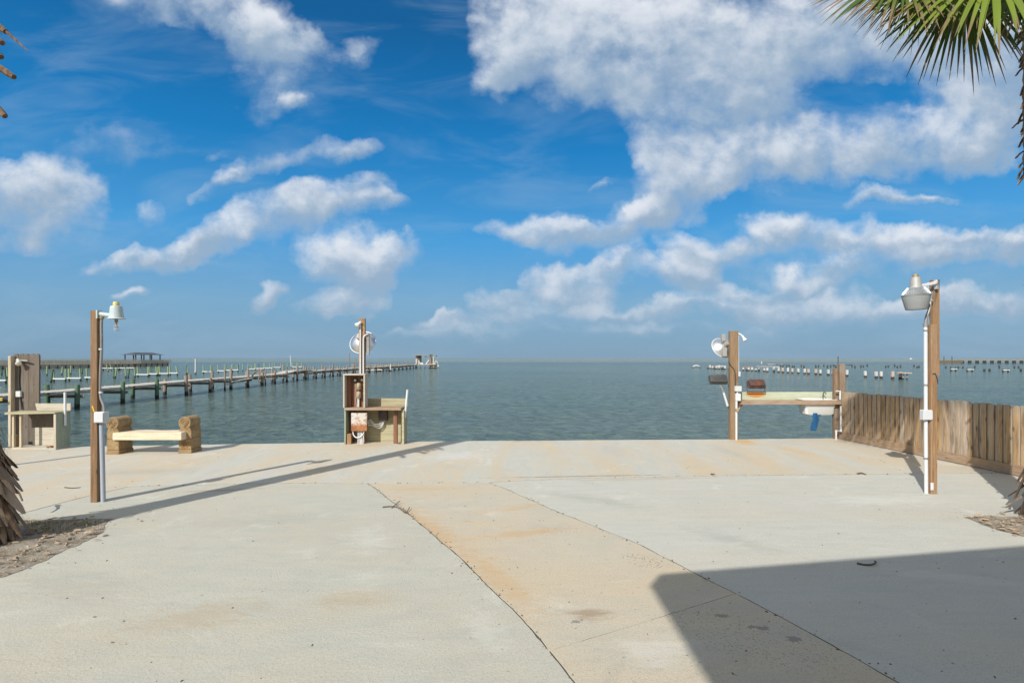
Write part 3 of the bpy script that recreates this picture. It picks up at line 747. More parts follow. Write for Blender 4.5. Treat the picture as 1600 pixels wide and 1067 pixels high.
m = MB(O); m.box(px_-.075, px_+.06, py_-.06, py_+.03, 1.085, 1.235); jb = m.build('junction_box', M['boxm'], t, .008)
MB(O).box(px_-.067, px_+.052, py_-.068, py_-.0605, 1.095, 1.225).build('cover', M['pvc'], jb, .002)
MB(O).box(x0-.012, x0+.03, y0-.012, y0-.0005, .06, .17).build('bracket', M['pvc'], t, .003)
lx, ly, lz = X(1432, 8.33), 8.33, Z(484, 8.33)
S = 8.33 / F * .95   # metres per photo pixel at the lamp
Q = S * .84
ax = (-.03, -.0, 1)
MB(O).lathe([(.001,0), (17.5*Q,0), (18.6*Q,1.2*S), (24*Q,21*S), (24.6*Q,23*S), (24*Q,23.2*S), (23*Q,21*S), (17.6*Q,2.2*S), (.001,2*S)], (lx, ly, lz), ax, 48).build('lamp_lens', M['lens'], t, smooth=True)
m = MB(O); prof = [(25.2*Q,22.5*S), (25.4*Q,24*S)]
seg = 48
m.lathe([(25.2*Q,22.8*S), (25.4*Q,24.2*S), (24*Q,25.2*S), (20.5*Q,30*S), (15*Q,35*S), (11*Q,36.5*S), (9*Q,36*S), (14*Q,33.5*S), (19.5*Q,28.6*S), (23.6*Q,23.6*S)], (lx, ly, lz), ax, seg)
refl = m.build('reflector', M['alu'], t, smooth=True)
m = MB(O); bm_ = basis(ax, Vector((0,1,0))).to_3x3()
for k in range(36):
    a = 2*math.pi*k/36; c_, s_ = math.cos(a), math.sin(a)
    p1 = Vector((lx,ly,lz)) + bm_ @ Vector((24*Q*c_, 24*Q*s_, 25.8*S)); p2 = Vector((lx,ly,lz)) + bm_ @ Vector((15.2*Q*c_, 15.2*Q*s_, 35.6*S))
    m.tube([p1, p2], .005, 6)
m.build('rib', M['alu'], refl, smooth=True)['kind'] = 'stuff'
MB(O).lathe([(11.8*Q,35*S), (11.6*Q,37*S), (9.8*Q,40*S), (8.6*Q,52*S), (7.6*Q,53.4*S), (.001,53.5*S)], (lx, ly, lz), ax, 28).build('lamp_housing', M['galv'], t, smooth=True)
MB(O).lathe([(5.4*Q,0), (5.4*Q,2.5*S), (4.2*Q,5*S), (.001,5.2*S)], Vector((lx,ly,lz)) + Vector(ax).normalized()*53.4*S, ax, 20).build('photocell', M['brass'], t, smooth=True)
m = MB(O); m.beam((lx+.07, ly+.02, Z(447,8.35)), (x0+.12, y0+.04, Z(441.5,8.4)), .055, .045)
m.box(x0+.10, x0+.135, y0+.03, y0+.092, Z(452,8.4), Z(437.5,8.4)); m.build('arm', M['pvc'], t, .006)
m = MB(O); m.tube(curve([(px_-.004, py_, 2.50), (px_+.01, py_, 2.60), (px_+.055, py_+.01, 2.70), (px_+.085, py_+.03, 2.80), (px_+.10, py_+.03, 2.88), (px_+.11, py_+.02, 2.98)]), .021, 12)
m.build('flexible_conduit', M['greyc'], t, smooth=True)
m = MB(O); tube_clamp(m, (px_+.096, py_+.03, 2.85), .024); m.build('clamp', M['galv'], t)
m = MB(O); m.tube(curve([(x0+.02, y0-.006, 1.76), (x0+.05, y0-.008, 1.77), (x0+.075, y0-.007, 1.72), (x0+.10, y0-.004, 1.62)], 6), .006, 6); m.build('cable', M['cable'], t)

t = thing('utility_pole', 'plain wooden pole just outside the left edge, casting a thin shadow by the bench', 'pole', (-11.35, 7.2, 0))
O = t.location.copy()
MB(O).box(-11.395, -11.305, 7.155, 7.245, -.02, 3.9).build('post', M['postd'], t, .004)
MB(O).box(-11.43, -11.27, 7.12, 7.28, 3.902, 3.93).build('cap', M['galv'], t, .003)
# ------------------------------------------------------------------ fence
fa, fb = Vector((8.15, 14.12, 0)), Vector((9.35, 2.8, 0))
def fx(y): return 8.13 + (8.6 - 8.13) * (14.1 - y) / (14.1 - 9.56)
t = thing('board_fence', 'weathered board fence with a kick board along the right side of the concrete', 'fence', (fx(9), 9, 0))
O = t.location.copy(); dirv = Vector((fx(3) - fx(14.1), 3 - 14.1, 0)).normalized(); ang = math.atan2(dirv.y, dirv.x)
rot = Matrix.Rotation(ang, 4, 'Z'); nrm = Vector((dirv.y, -dirv.x, 0))
if nrm.x > 0: nrm = -nrm
start = Vector((fx(14.1), 14.1, 0)); L = (Vector((fx(3), 3, 0)) - start).length
r = random.Random(2)
m = MB(O).use_tint(); m2 = []
s_ = .03
while s_ < L:
    wf = r.uniform(.076, .100); top = 1.175 + .035 * s_ / L + r.gauss(0, .008)
    m.cur = (r.uniform(0, .25) if r.random() < .85 else r.uniform(.3, .6), r.random(), 0)
    c = start + dirv * (s_ + wf/2) + nrm * (.016 + r.uniform(-.002, .003))
    m.obox((c.x, c.y, (top + .02)/2), (wf, .019, top - .02), Matrix.Rotation(r.gauss(0, .004), 4, nrm) @ rot)
    gp_ = r.uniform(.036, .058)
    top2 = top - r.uniform(0, .02); m.cur = (r.uniform(.65, 1), r.random(), 0)
    c = start + dirv * (s_ + wf + gp_/2) - nrm * .006
    m.obox((c.x, c.y, (top2 + .02)/2), (.10, .018, top2 - .02), rot)
    s_ += wf + gp_
m.build('boards', M['fence'], t, .0015)
m = MB(O); k = 0; s_ = 0
while s_ < L:
    l_ = min(2.4, L - s_); c = start + dirv * (s_ + l_/2) + nrm * .046
    m.obox((c.x, c.y, .095), (l_ - .004, .036, .17), rot); s_ += l_
m.build('kick_board', M['base'], t, .003)
m = MB(O)
for z_ in (.45, 1.0):
    c = start + dirv * (L/2) - nrm * .04; m.obox((c.x, c.y, z_), (L, .038, .09), rot)
m.build('rail', M['panel'], t)
for k in range(6):
    c = start + dirv * (.8 + k * 2) - nrm * .107
    MB(O).box(c.x-.045, c.x+.045, c.y-.045, c.y+.045, -.05, 1.15).build('post', M['panel'], t)

# ------------------------------------------------------------------ stone bench
def star(cx, cz, r1, r2): return [(cx + (r1 if k % 2 == 0 else r2) * math.sin(math.pi*k/5), cz + (r1 if k % 2 == 0 else r2) * math.cos(math.pi*k/5)) for k in range(10)]
t = thing('garden_bench', 'stone and timber bench with two rolled sandstone arms by the water', 'bench', (-7.5, 12.0, 0))
O = t.location.copy()
def support(xc, y0, y1, wd, lean):
    m = MB(O); h = wd / 2
    m.box(xc-h*1.04, xc+h*1.04, y0-.006, y1+.006, 0, .075)
    m.box(xc-h*.97, xc+h*.97, y0+.004, y1-.004, .087, .30)
    m.box(xc-h*.95, xc+h*.95, y0+.009, y1-.009, .073, .09)
    m.box(xc-h*.97, xc+h*.97, y0+.40*0+.004, y1-.004, .312, .47)
    m.box(xc-h*.95, xc+h*.95, y0+.009, y1-.009, .298, .314)
    m.prism([(xc-h*.95, .468), (xc+h*.95, .468), (xc+h*.60, .56), (xc-h*.60, .56)], y0+.004, y1-.004)
    o = m.build('bench_support', M['stone'], t, .012)
    # rolled arm
    m = MB(O); cz = .635; rr = .132
    prof = [(rr*.93, 0), (rr, .012), (rr*1.01, .06), (rr*.985, .2), (rr*1.01, y1-y0-.06), (rr, y1-y0-.012), (rr*.9, y1-y0)]
    m.lathe([(.001, .012), (rr*.72, .012), (rr*.78, .0)] + prof + [(.001, y1-y0)], (xc + lean, y0 - .008, cz), (0, 1, 0), 30)
    sc = m.build('scroll', M['stone'], o, smooth=True)
    m = MB(O); pts = []
    for k in range(40):
        a = k * .34; q = rr * (.62 - .013 * k); pts.append((xc + lean + q*math.cos(a), y0 - .004, cz + q*math.sin(a)))
    m.tube(pts, .011, 6); m.build('spiral', M['stone'], o, smooth=True)
    return o
sL = support(-8.285, 11.8, 12.25, .26, -.01); sR = support(-6.86, 11.93, 12.33, .27, -.005)
m = MB(O); 
for q in range(5):
    a1, a2 = [(-6.86 + .085 * math.sin(2*math.pi*((q + d) % 5)/5), .19 + .085 * math.cos(2*math.pi*((q + d) % 5)/5)) for d in (0, 2)]
    m.beam((a1[0], 11.932, a1[1]), (a2[0], 11.932, a2[1]), .012, .012)
m.build('star', plain('carved_star_shade', (.27,.16,.075), 1), sR)
m = MB(O)
for k in range(14):
    xx = -8.26 + k * (1.42/13)
m.prism([(-8.255,.30), (-6.83,.30), (-6.83,.46), (-7.1,.462), (-7.45,.455), (-7.8,.468), (-8.0,.46), (-8.255,.452)], 11.75, 12.15)
m.build('seat', M['seat'], t, .008)

# ------------------------------------------------------------------ bullet flood lamp helper
def spot(O, base, d, r, matg, parent, name='spotlight', glass=None):
    d = Vector(d).normalized()
    o = MB(O).lathe([(.001,-.10), (r*.45,-.10), (r*.5,-.04), (r*.95,.02), (r,.035), (r*.96,.04), (.001,.04)], Vector(base) + d*.10, d, 20).build(name, matg, parent, smooth=True)
    MB(O).lathe([(r*.93,.0), (r*.6,.016), (.001,.022)], Vector(base) + d*.14, d, 20).build('bulb', glass or M['cream'], o, smooth=True)
    return o

# ------------------------------------------------------------------ left cleaning station
yF = 12.4
t = thing('cleaning_station', 'wooden fish cleaning table with a tall notched board panel, left of the bench', 'cleaning table', (-10.4, 12.6, 0))
O = t.location.copy()
xl, xr = -10.86, -9.93
MB(O).box(xl-.03, xr, yF-.02, yF+.40, 0, .045).build('base_board', M['pale'], t, .004)
# tall panel of five boards with clipped top corners
m = MB(O); pw = .118; xp = -11.31
for k in range(5):
    a = xp + k * pw; b = a + pw - .003; h = 2.09
    m.prism([(a, .0), (b, .0), (b, h-.03), (b-.03, h), (a+.03, h), (a, h-.03)], 12.9 + (k % 2) * .003, 12.94)
m.build('back_panel', M['panel'], t, .002)
MB(O).box(-11.315, -11.255, 12.77, 12.895, 0, 2.04).build('edge_board', M['palez'], t, .004)
MB(O).box(-11.09, -11.01, 12.60, 12.70, 0, .28).build('post_stub', M['post'], t, .004)
for xx in (xl-.06, xl+.10): MB(O).box(xx, xx+.045, yF+.02, yF+.07, .045, .76).build('leg', M['palez'], t, .003)
m = MB(O); m.prism([(xl-.16, .765), (xr+.0, .79), (xr+.0, .815), (xl-.16, .815)], yF-.05, yF+.42); m.build('table_top', M['green'], t, .006)
MB(O).box(xr-.04, xr, yF+.0, yF+.40, .045, .788).build('side_board', M['greenz'], t, .003)
MB(O).box(xr-.05, xr+.003, yF-.018, yF-.001, .01, .80).build('corner_strip', M['palez'], t, .002)
m = MB(O); m.prism([(xl+.18, .817), (xr+.01, .817), (xr+.01, .975), (xl+.14, .975)], yF+.385, yF+.42); m.build('backsplash', M['pale'], t, .003)
m = MB(O); m.box(xl+.12, xr-.042, yF+.345, yF+.36, .046, .44); m.build('back_board', M['pale'], t, .002)
m = MB(O); m.box(xl+.08, xr-.042, yF+.362, yF+.384, .40, .764); m.build('back_board', M['panel'], t, .002)
MB(O).tube([(xr+.035, yF+.20, .50), (xr+.03, yF+.2, 1.24)], .026, 16).build('rod_holder', M['pvc'], t, smooth=True)
m = MB(O); m.box(-11.21, -11.10, 12.84, 12.899, Z(620,12.87), Z(611,12.87)); m.build('outlet_box', M['boxm'], t, .006)
m = MB(O); m.tube(curve([(-11.19, 12.885, 1.90), (-11.16, 12.885, 1.75), (-11.17, 12.885, 1.5), (-11.155, 12.885, 1.26)]), .017, 8)
m.tube(curve([(-11.15, 12.885, 1.12), (-11.12, 12.88, 1.0), (-11.09, 12.87, .83)]), .015, 8); m.build('cable', M['cable'], t, smooth=True)
m = MB(O); m.lathe([(.045,0), (.045,.03), (.02,.05)], (X(27.5,12.88), 12.90, Z(563,12.88)), (0,-1,0), 16)
m.beam((X(28,12.86), 12.86, Z(562.5,12.86)), (X(43.5,12.8), 12.80, Z(563.5,12.8)), .028, .028); m.build('light_bracket', M['galv'], t)
spot(O, (X(29,12.85), 12.84, Z(562,12.85)), (.45, -.45, -.55), .062, M['boxm'], t)
m = MB(O)
for k in range(26):
    m.obox((xr - .05 - abs(r.gauss(0, .09)), yF - .01 + r.uniform(-.02, .05), .05 + r.uniform(0, .03)), (.04, .02, .004), (Matrix.Rotation(r.uniform(0, 6), 4, 'Z') @ Matrix.Rotation(r.gauss(0, .7), 4, 'X')))
tag(m.build('leaf_litter', M['leaf']), 'brown dry leaves caught at the foot of the left cleaning table', 'leaves', kind='stuff')
# yellow rope tied to the panel
m = MB((-12.2, 12.7, 1.0)); m.tube(hang((-13.0, 12.2, .78), (-11.34, 12.66, 1.10), .01), .013, 8); m.tube(hang((-13.0, 12.25, .74), (-11.34, 12.66, 1.06), .012), .011, 8)
tag(m.build('rope', M['yrope'], smooth=True), 'yellow rope tied to the tall panel at the far left', 'rope')

# ------------------------------------------------------------------ dish reflector
def dish(O, apex, axis, r, t):
    "apex: rear of the bowl; axis points out of the mouth"
    dp = r * .62
    prof = [(r*.10, 0), (r*.22, dp*.04), (r*.45, dp*.16), (r*.68, dp*.38), (r*.86, dp*.66), (r, dp), (r*.985, dp+.004), (r*.84, dp*.68), (r*.66, dp*.41), (r*.43, dp*.19), (r*.18, dp*.07), (.001, dp*.06)]
    o = MB(O).lathe([(.001, 0)] + prof, apex, axis, 40).build('reflector_dish', M['alu'], t, smooth=True)
    a = Vector(axis).normalized(); c = Vector(apex) + a * (dp + .002); bm = basis(a).to_3x3()
    pts = [c + bm @ Vector((r*math.cos(2*math.pi*k/48), r*math.sin(2*math.pi*k/48), 0)) for k in range(49)]
    MB(O).tube(pts, .009, 8).build('rim', M['white'], o, smooth=True)
    MB(O).lathe([(.001,-.10), (r*.24,-.10), (r*.26,-.09), (r*.28,.02), (.001,.02)], apex, axis, 24).build('neck', M['galv'], o, smooth=True)

# ------------------------------------------------------------------ centre station
yC = 13.15
t = thing('cleaning_station', 'wooden cleaning table with tall post, round reflector and rusty electrical panel, centre left', 'cleaning table', (X(585, yC), yC + .2, 0))
O = t.location.copy()
xa = lambda px: X(px, yC)
za = lambda py: Z(py, yC)
# lower cabinet
MB(O).box(xa(538), xa(540.2), yC, yC+.42, .0, .79).build('side_board', M['greenz'], t, .003)
MB(O).box(xa(627.5), xa(631), yC+.02, yC+.42, .0, .79).build('side_board', M['green'], t, .003)
m = MB(O); m.box(xa(540.4)+.0, xa(627.3), yC+.40, yC+.42, .0, .78); m.build('back_panel', M['green'], t)
MB(O).box(xa(541), xa(547), yC+.30, yC+.395, .0, .785).build('leg', M['redw'], t, .003)
MB(O).box(xa(613), xa(619), yC+.12, yC+.20, .0, .785).build('leg', M['redw'], t, .003)
MB(O).box(xa(541.2), xa(548), yC+.03, yC+.13, .0, .24).build('post_stub', M['post'], t, .004)
MB(O).box(xa(538.4), xa(627), yC-.05, yC+.47, .79, .845).build('table_top', M['postx'], t, .005)
MB(O).box(xa(561), xa(633)-.02, yC+.44, yC+.468, .8455, 1.03).build('backsplash', M['green'], t, .003)
# upper open box
bx0, bx1, bz0, bz1 = xa(536.4), xa(570.5), .848, za(584)
up = MB(O); th = .034
up.box(bx0, bx0+th, yC-.02, yC+.26, bz0, bz1-th-.001); up.box(bx1-th, bx1, yC-.02, yC+.26, bz0, bz1-th-.001); up.box(bx0-.004, bx1+.006, yC-.025, yC+.27, bz1-th, bz1)
up.build('open_cabinet', M['pale'], t, .003)
MB(O).box(bx0+th+.002, bx1-th-.002, yC+.235, yC+.255, bz0, bz1-th-.002).build('cabinet_back', M['redw'], t)
MB(O).box(bx0+th+.001, bx0+th+.09, yC+.16, yC+.234, bz0, bz1-th-.002).build('cabinet_batten', M['redw'], t, .003)
# post
ypo = yC + .272
MB(O).box(xa(557.6)-.03, xa(557.6)+.115, ypo, ypo+.09, .0, 2.93).build('post', M['post'], t, .004)
m = MB(O); m.tube([(xa(558.8), ypo-.03, bz1), (xa(558.8), ypo-.03, 2.72), (xa(558.2), ypo-.04, 2.82)], .018, 12); m.build('conduit', M['pvc'], t, smooth=True)
m = MB(O); m.tube(curve([(xa(563.6), ypo-.03, bz1), (xa(563.6), ypo-.03, 2.0), (xa(563.6), ypo-.03, 2.42), (xa(564.6), ypo-.03, 2.50), (xa(567), ypo-.02, 2.54), (xa(571), ypo-.0, 2.56)]), .017, 12); m.build('conduit', M['pvc'], t, smooth=True)
MB(O).box(xa(567.6), xa(571.8), ypo+.01, ypo+.06, za(555), za(519)).build('bracket', M['greyc'], t, .003)
spot(O, (xa(559.5), ypo-.03, za(502)), (-.62, -.35, -.70), .07, M['white'], t)
dish(O, (X(564, ypo+.15), ypo+.13, Z(528, ypo+.15)), (.04, .84, -.54), .31, t)
MB(O).tube([(xa(565), ypo+.08, za(531)), (xa(565.5), ypo+.13, za(531))], .045, 12).build('reflector_arm', M['galv'], t)
# fittings in the cabinet
yI = yC + .232
for xx, zz in ((xa(551.5), za(594.5)), (xa(562.5), za(594))):
    o = MB(O).lathe([(.05,0), (.05,.035), (.035,.06), (.001,.062)], (xx, yI, zz), (0,-1,0), 20).build('outlet', M['brown'], t, smooth=True)
    MB(O).lathe([(.03,0), (.028,.006), (.001,.007)], (xx, yI-.062, zz), (0,-1,0), 16).build('outlet_face', M['boxm'], o)
for zz in (za(604), za(617.5)):
    m = MB(O); m.lathe([(.04,-.08), (.055,-.06), (.055,.05), (.042,.075), (.02,.08)], (xa(557.5), yI-.06, zz), (0,0,1), 16)
    m.lathe([(.034,0), (.03,.02), (.001,.022)], (xa(557.5), yI-.112, zz), (0,-1,0), 14); m.build('outlet_box', M['dcap'], t, smooth=True)
m = MB(O); m.tube([(xa(556.8), yI-.05, .85), (xa(556.8), yI-.05, za(622))], .026, 12); m.build('conduit', M['pvc'], t, smooth=True)
m = MB(O); m.tube(curve([(xa(553.5), yI-.03, .85), (xa(552.2), yI-.03, 1.0), (xa(552.8), yI-.03, 1.15), (xa(551.5), yI-.03, 1.4)]), .006, 6); m.build('cable', M['pale'], t)
# rusty electrical panel
zb0, zb1 = za(673), za(645.5)
m = MB(O); m.box(xa(549), xa(572.5), yC+.02, yC+.13, zb0, zb1); ep = m.build('electrical_panel', M['panelrust'], t, .006)
MB(O).box(xa(548.6), xa(573), yC+.004, yC+.018, zb0-.005, zb1+.006).build('door', M['panelrust'], ep, .004)
for k, xx in enumerate((558.5, 561.3, 564, 567.2)):
    m = MB(O); m.tube([(xa(xx), yC+.08, zb0), (xa(xx + (-.3, 0, -.8, -1.4)[k]), yC+.08, .0)], .015, 10); m.build('conduit', M['pvc'], t, smooth=True)
m = MB(O); m.tube(curve([(xa(550.5), yC+.07, zb0+.01), (xa(551), yC+.06, zb0-.09), (xa(555), yC+.05, zb0-.155), (xa(561), yC+.05, zb0-.155), (xa(566), yC+.06, zb0-.09), (xa(568), yC+.07, zb0+.01)]), .015, 10); m.build('flexible_conduit', M['pvc'], t, smooth=True)
m = MB(O); m.box(xa(587), xa(600.5), yC+.27, yC+.398, za(660), za(643)); bb = m.build('breaker_box', M['brown'], t, .006)
MB(O).box(xa(588.5), xa(592.5), yC+.258, yC+.269, za(654), za(642.5)-.02).build('switch', M['blackf'], bb, .002)
for q, dz in enumerate((0, -.05, .045)):
    m = MB(O); m.tube(curve([(xa(573), yC+.10, za(662)+dz), (xa(577), yC+.15, za(661)+dz*1.2), (xa(581), yC+.22, za(665.5)+dz*.6), (xa(587), yC+.3, za(668)+dz), (xa(592), yC+.32, za(665)+dz), (xa(594.5+q), yC+.33, za(660))]), .009, 8)
    m.build('flexible_conduit', M['pvc'], t, smooth=True)
MB(O).tube([(xa(631.5)+.0, yC+.1, za(652.7)), (xa(635.5), yC+.1, za(609))], .026, 14).build('rod_holder', M['pvc'], t, smooth=True)
m = MB(O)
for k in range(12): m.obox((xa(623) + r.uniform(-.05, .06), yC+.08 + r.uniform(-.03, .04), .012), (.05, .02, .004), (Matrix.Rotation(r.uniform(0, 6), 4, 'Z') @ Matrix.Rotation(r.gauss(0, .5), 4, 'X')))
tag(m.build('leaf_litter', M['leaf']), 'few orange dry leaves in the foot of the centre cleaning table', 'leaves', kind='stuff')

# ------------------------------------------------------------------ right station
yR = 13.95
t = thing('cleaning_station', 'long cleaning counter with white sink between two wooden posts, at the fence end', 'cleaning table', (X(1230, yR), yR, 0))
O = t.location.copy(); xr_ = lambda px: X(px, yR); zr = lambda py: Z(py, yR)
MB(O).box(5.34, 5.53, yR-.05, yR+.10, -.02, 2.66).build('post', M['postm'], t, .005)
MB(O).box(xr_(1155), xr_(1314), yR-.03, yR+.015, zr(632), zr(625.3)).build('front_beam', M['postx'], t, .004)
MB(O).box(xr_(1155), xr_(1312), yR+.017, yR+.46, .925, .945).build('counter', M['green'], t, .002)
bsm = wood('pale_green_board', (.34,.37,.27), (.46,.49,.37), (.55,.57,.46), axis='x', scale=.5, patch=(.40,.38,.26))
tt = NT(bsm.node_tree); pb = bsm.node_tree.nodes['Principled BSDF']; cc = tt.obj()      # rust has run down the board below the floodlight
nn = tt.noise(tt.mapping(cc, scale=(12, 12, 5)), 1, 6, .7); q_ = tt.mapping(cc, (X(1181, yR+.46) - O.x, 0, 1.08), (0,0,0), (.36, 3, .12), 'TEXTURE')
ff = tt.smooth(tt.math('ADD', tt.math('SUBTRACT', .75, tt.vmath('DOT_PRODUCT', q_, q_)), tt.math('SUBTRACT', nn, .5)), .1, .5)
tt.l.new(tt.mix(ff, pb.inputs['Base Color'].links[0].from_socket, (.50,.20,.045)), pb.inputs['Base Color'])
MB(O).box(X(1157, yR+.46), X(1303, yR+.46), yR+.462, yR+.50, .90, 1.135).build('backsplash', bsm, t, .003)
MB(O).box(xr_(1155), xr_(1161), yR+.02, yR+.06, .79, .92).build('bracket', M['redw'], t, .003)
# end posts at the fence
MB(O).box(xr_(1312.5)+.02, xr_(1323)-.01, yR+.03, yR+.14, -.6, 1.85).build('post', M['opost'], t, .006)
MB(O).box(xr_(1306)+.03, xr_(1312.5)+.015, yR+.10, yR+.22, -.6, 1.73).build('post', M['opost'], t, .006)
# sink
sx0, sx1 = xr_(1258), xr_(1310)
def basin(m, x0, x1, y0, y1, zt, zb, wall):
    cx, cy = (x0+x1)/2, (y0+y1)/2
    def ring(s, z, rc=.06):
        pts = []; hx, hy = (x1-x0)/2 * s[0], (y1-y0)/2 * s[1]
        for (qx, qy, a0) in ((1,1,0), (-1,1,90), (-1,-1,180), (1,-1,270)):
            for k in range(5):
                a = R(a0 + k*22.5); pts.append(m.v((cx + qx*(hx-rc) + rc*math.cos(a), cy + qy*(hy-rc) + rc*math.sin(a), z)))
        return pts
    rs = [ring((.74,.74), zb), ring((.86,.86), zb+.03), ring((.90,.90), (zt+zb)/2 - .01), ring((.925,.93), (zt+zb)/2), ring((.97,.97), zt-.03), ring((1.06,1.06), zt-.012), ring((1.06,1.06), zt), ring((.94,.94), zt), ring((.88,.88), zt-.05), ring((.78,.78), zb+.06)]
    for a, b in zip(rs, rs[1:]):
        for k in range(20): m.bm.faces.new((a[k], a[(k+1)%20], b[(k+1)%20], b[k]))
    m.bm.faces.new(rs[0]); m.bm.faces.new(rs[-1])
m = MB(O); basin(m, sx0, sx1, yR+.03, yR+.45, .975, .585, .02); sk = m.build('sink', M['white'], t, smooth=True)
m = MB(O); m.lathe([(.001,0), (.035,0), (.035,.003), (.001,.003)], (xr_(1283), yR+.0735, zr(648.5)), (0,-1,0), 20)
lg = m.build('emblem', M['blue'], sk); 
m = MB(O); fxx = xr_(1300); m.tube(curve([(fxx, yR+.40, .97), (fxx, yR+.40, 1.08), (fxx, yR+.36, 1.13), (fxx, yR+.28, 1.12), (fxx, yR+.27, 1.09)]), .012, 10); m.build('faucet', M['blackf'], t, smooth=True)
m = MB(O); pr = .02; xq = xr_(1312.3); xq0 = xr_(1304.5)
m.tube([(xq-.10, yR-.01, zr(611)), (xq, yR-.01, zr(611)), (xq, yR-.01, zr(624.5))], pr, 12)
m.tube([(xq-.005, yR-.055, zr(634)), (xq-.005, yR-.055, zr(672)), (xq0, yR-.055, zr(673)), (xq0, yR-.055, 0)], pr, 12)
m.build('drain_pipe', M['pvc'], t, smooth=True)
for p_ in ((xq-.005, zr(672)), (xq0, zr(673))): MB(O).lathe([(.026,-.03), (.026,.03)], (p_[0], yR-.055, p_[1]), (0,0,1), 12).build('pipe_elbow', M['pvc'], t, smooth=True)
# fittings on the big post
px2 = xr_(1150)
m = MB(O); m.box(xr_(1145.8), xr_(1155.8), yR-.13, yR-.052, zr(611), zr(602.8)); jb = m.build('junction_box', M['boxm'], t, .006)
m = MB(O); m.box(xr_(1147), xr_(1155), yR-.12, yR-.052, zr(626), zr(614.5)); m.build('junction_box', M['pvc'], t, .012)
m = MB(O); m.tube([(px2-.02, yR-.08, .0), (px2-.02, yR-.08, zr(626))], .026, 12); m.tube([(px2, yR-.08, zr(615)), (px2, yR-.08, zr(611))], .02, 10); m.build('conduit', M['pvc'], t, smooth=True)
m = MB(O); m.lathe([(.035,-.05), (.05,-.03), (.05,.03), (.03,.05)], (px2, yR-.09, zr(640)), (0,0,1), 14); m.tube([(px2, yR-.09, zr(640)), (px2+.06, yR-.09, zr(637))], .02, 8); m.build('valve', M['dcap'], t, smooth=True)
m = MB(O); m.box(xr_(1152.8), xr_(1156.6), yR-.03, yR+.05, zr(588), zr(580.5)); m.build('outlet_box', M['pvc'], t, .008)
m = MB(O); m.tube(curve([(xr_(1154.3), yR, zr(580)), (xr_(1154), yR, zr(560)), (xr_(1153.8), yR, zr(540)), (xr_(1154), yR, zr(524))]), .012, 8); m.build('conduit', M['pvc'], t, smooth=True)
m = MB(O); m.tube([(xr_(1153), yR, zr(521)), (xr_(1156), yR-.03, zr(522)), (xr_(1159.5), yR-.05, zr(526.5))], .016, 10); m.build('light_bracket', M['white'], t, smooth=True)
spot(O, (xr_(1158.5), yR-.05, zr(524.5)), (.38, -.35, -.86), .052, M['white'], t, glass=M['white'])
m = MB(O); m.tube(curve([(xr_(1137), yR-.056, zr(565)), (xr_(1141), yR-.058, zr(572)), (xr_(1146), yR-.058, zr(578)), (xr_(1147.5), yR-.058, zr(588)), (xr_(1147), yR-.07, zr(602))]), .010, 8); m.build('cable', M['cable'], t, smooth=True)
dish(O, (X(1133, yR+.2), yR+.16, Z(538, yR+.2)), (-.22, .84, -.50), .275, t)
MB(O).box(xr_(1130.5), xr_(1137), yR+.02, yR+.14, zr(557), zr(543)).build('ballast_box', M['galv'], t, .008)
MB(O).box(xr_(1129.5), xr_(1136), yR+.06, yR+.16, zr(533), zr(522)).build('bracket', M['galv'], t, .008)
# flood lights
def flood(O, c, rotm, sx, sy, sz, mat, t, name='floodlight'):
    c = Vector(c); m3 = rotm.to_3x3(); m = MB(O)
    def ring(kx, ky, z): 
        rc = .03; hx, hy = sx/2*kx, sy/2*ky; pts = []
        for (qx, qy, a0) in ((1,1,0), (-1,1,90), (-1,-1,180), (1,-1,270)):
            for k in range(4):
                a = R(a0 + k*30); pts.append(m.v(c + m3 @ Vector((qx*(hx-rc) + rc*math.cos(a), qy*(hy-rc) + rc*math.sin(a), z))))
        return pts
    rs = [ring(.80,.74,sz), ring(.92,.9,sz*.9), ring(.97,.96,sz*.35), ring(1.03,1.03,sz*.3), ring(1.03,1.03,0), ring(.9,.9,0), ring(.86,.86,sz*.25)]
    for a, b in zip(rs, rs[1:]):
        for k in range(16): m.bm.faces.new((a[k], a[(k+1)%16], b[(k+1)%16], b[k]))
    m.bm.faces.new(rs[0]); m.bm.faces.new(rs[-1])
    o = m.build(name, mat, t, smooth=True)
    m = MB(O); 
    for k in range(-2, 3): m.obox(c + m3 @ Vector((k*sx*.13, 0, sz*1.02)), (.008, sy*.5, .018), rotm)
    m.build('cooling_fin', mat, o)['kind'] = 'stuff'
    return o
# on the slanted pipe at the left of the post: back of the housing towards us, tipped up
cA = Vector((xr_(1122.8), yR+.05, zr(594)))
f1 = flood(O, cA, basis((-.12, -.80, .60)) , .43, .24, .10, M['blackf'], t)
m = MB(O); m.tube([cA + Vector((.02, -.04, -.10)), (xr_(1127.5), yR-.01, zr(606)), (xr_(1131), yR-.02, zr(616)), (xr_(1137), yR-.0, zr(634))], [.02,.03,.024,.024], 12); m.build('flood_pipe', M['greyc'], t, smooth=True)
m = MB(O); m.tube([(xr_(1130), yR-.02, zr(613)), (xr_(1137), yR-.0, zr(634))], .028, 12); m.build('flood_pipe_sleeve', M['pvc'], t, smooth=True)
cB = Vector((X(1181, yR+.42), yR+.42, 1.31))
f2 = flood(O, cB, basis((0, -.72, .69)), .42, .22, .12, M['rustf'], t)
m = MB(O); hx_ = .225
m.tube([cB + Vector((-hx_, .0, .02)), cB + Vector((-hx_, -.02, -.17)), cB + Vector((hx_, -.02, -.17)), cB + Vector((hx_, 0, .02))], .014, 8); m.build('bracket', M['rustf'], f2)
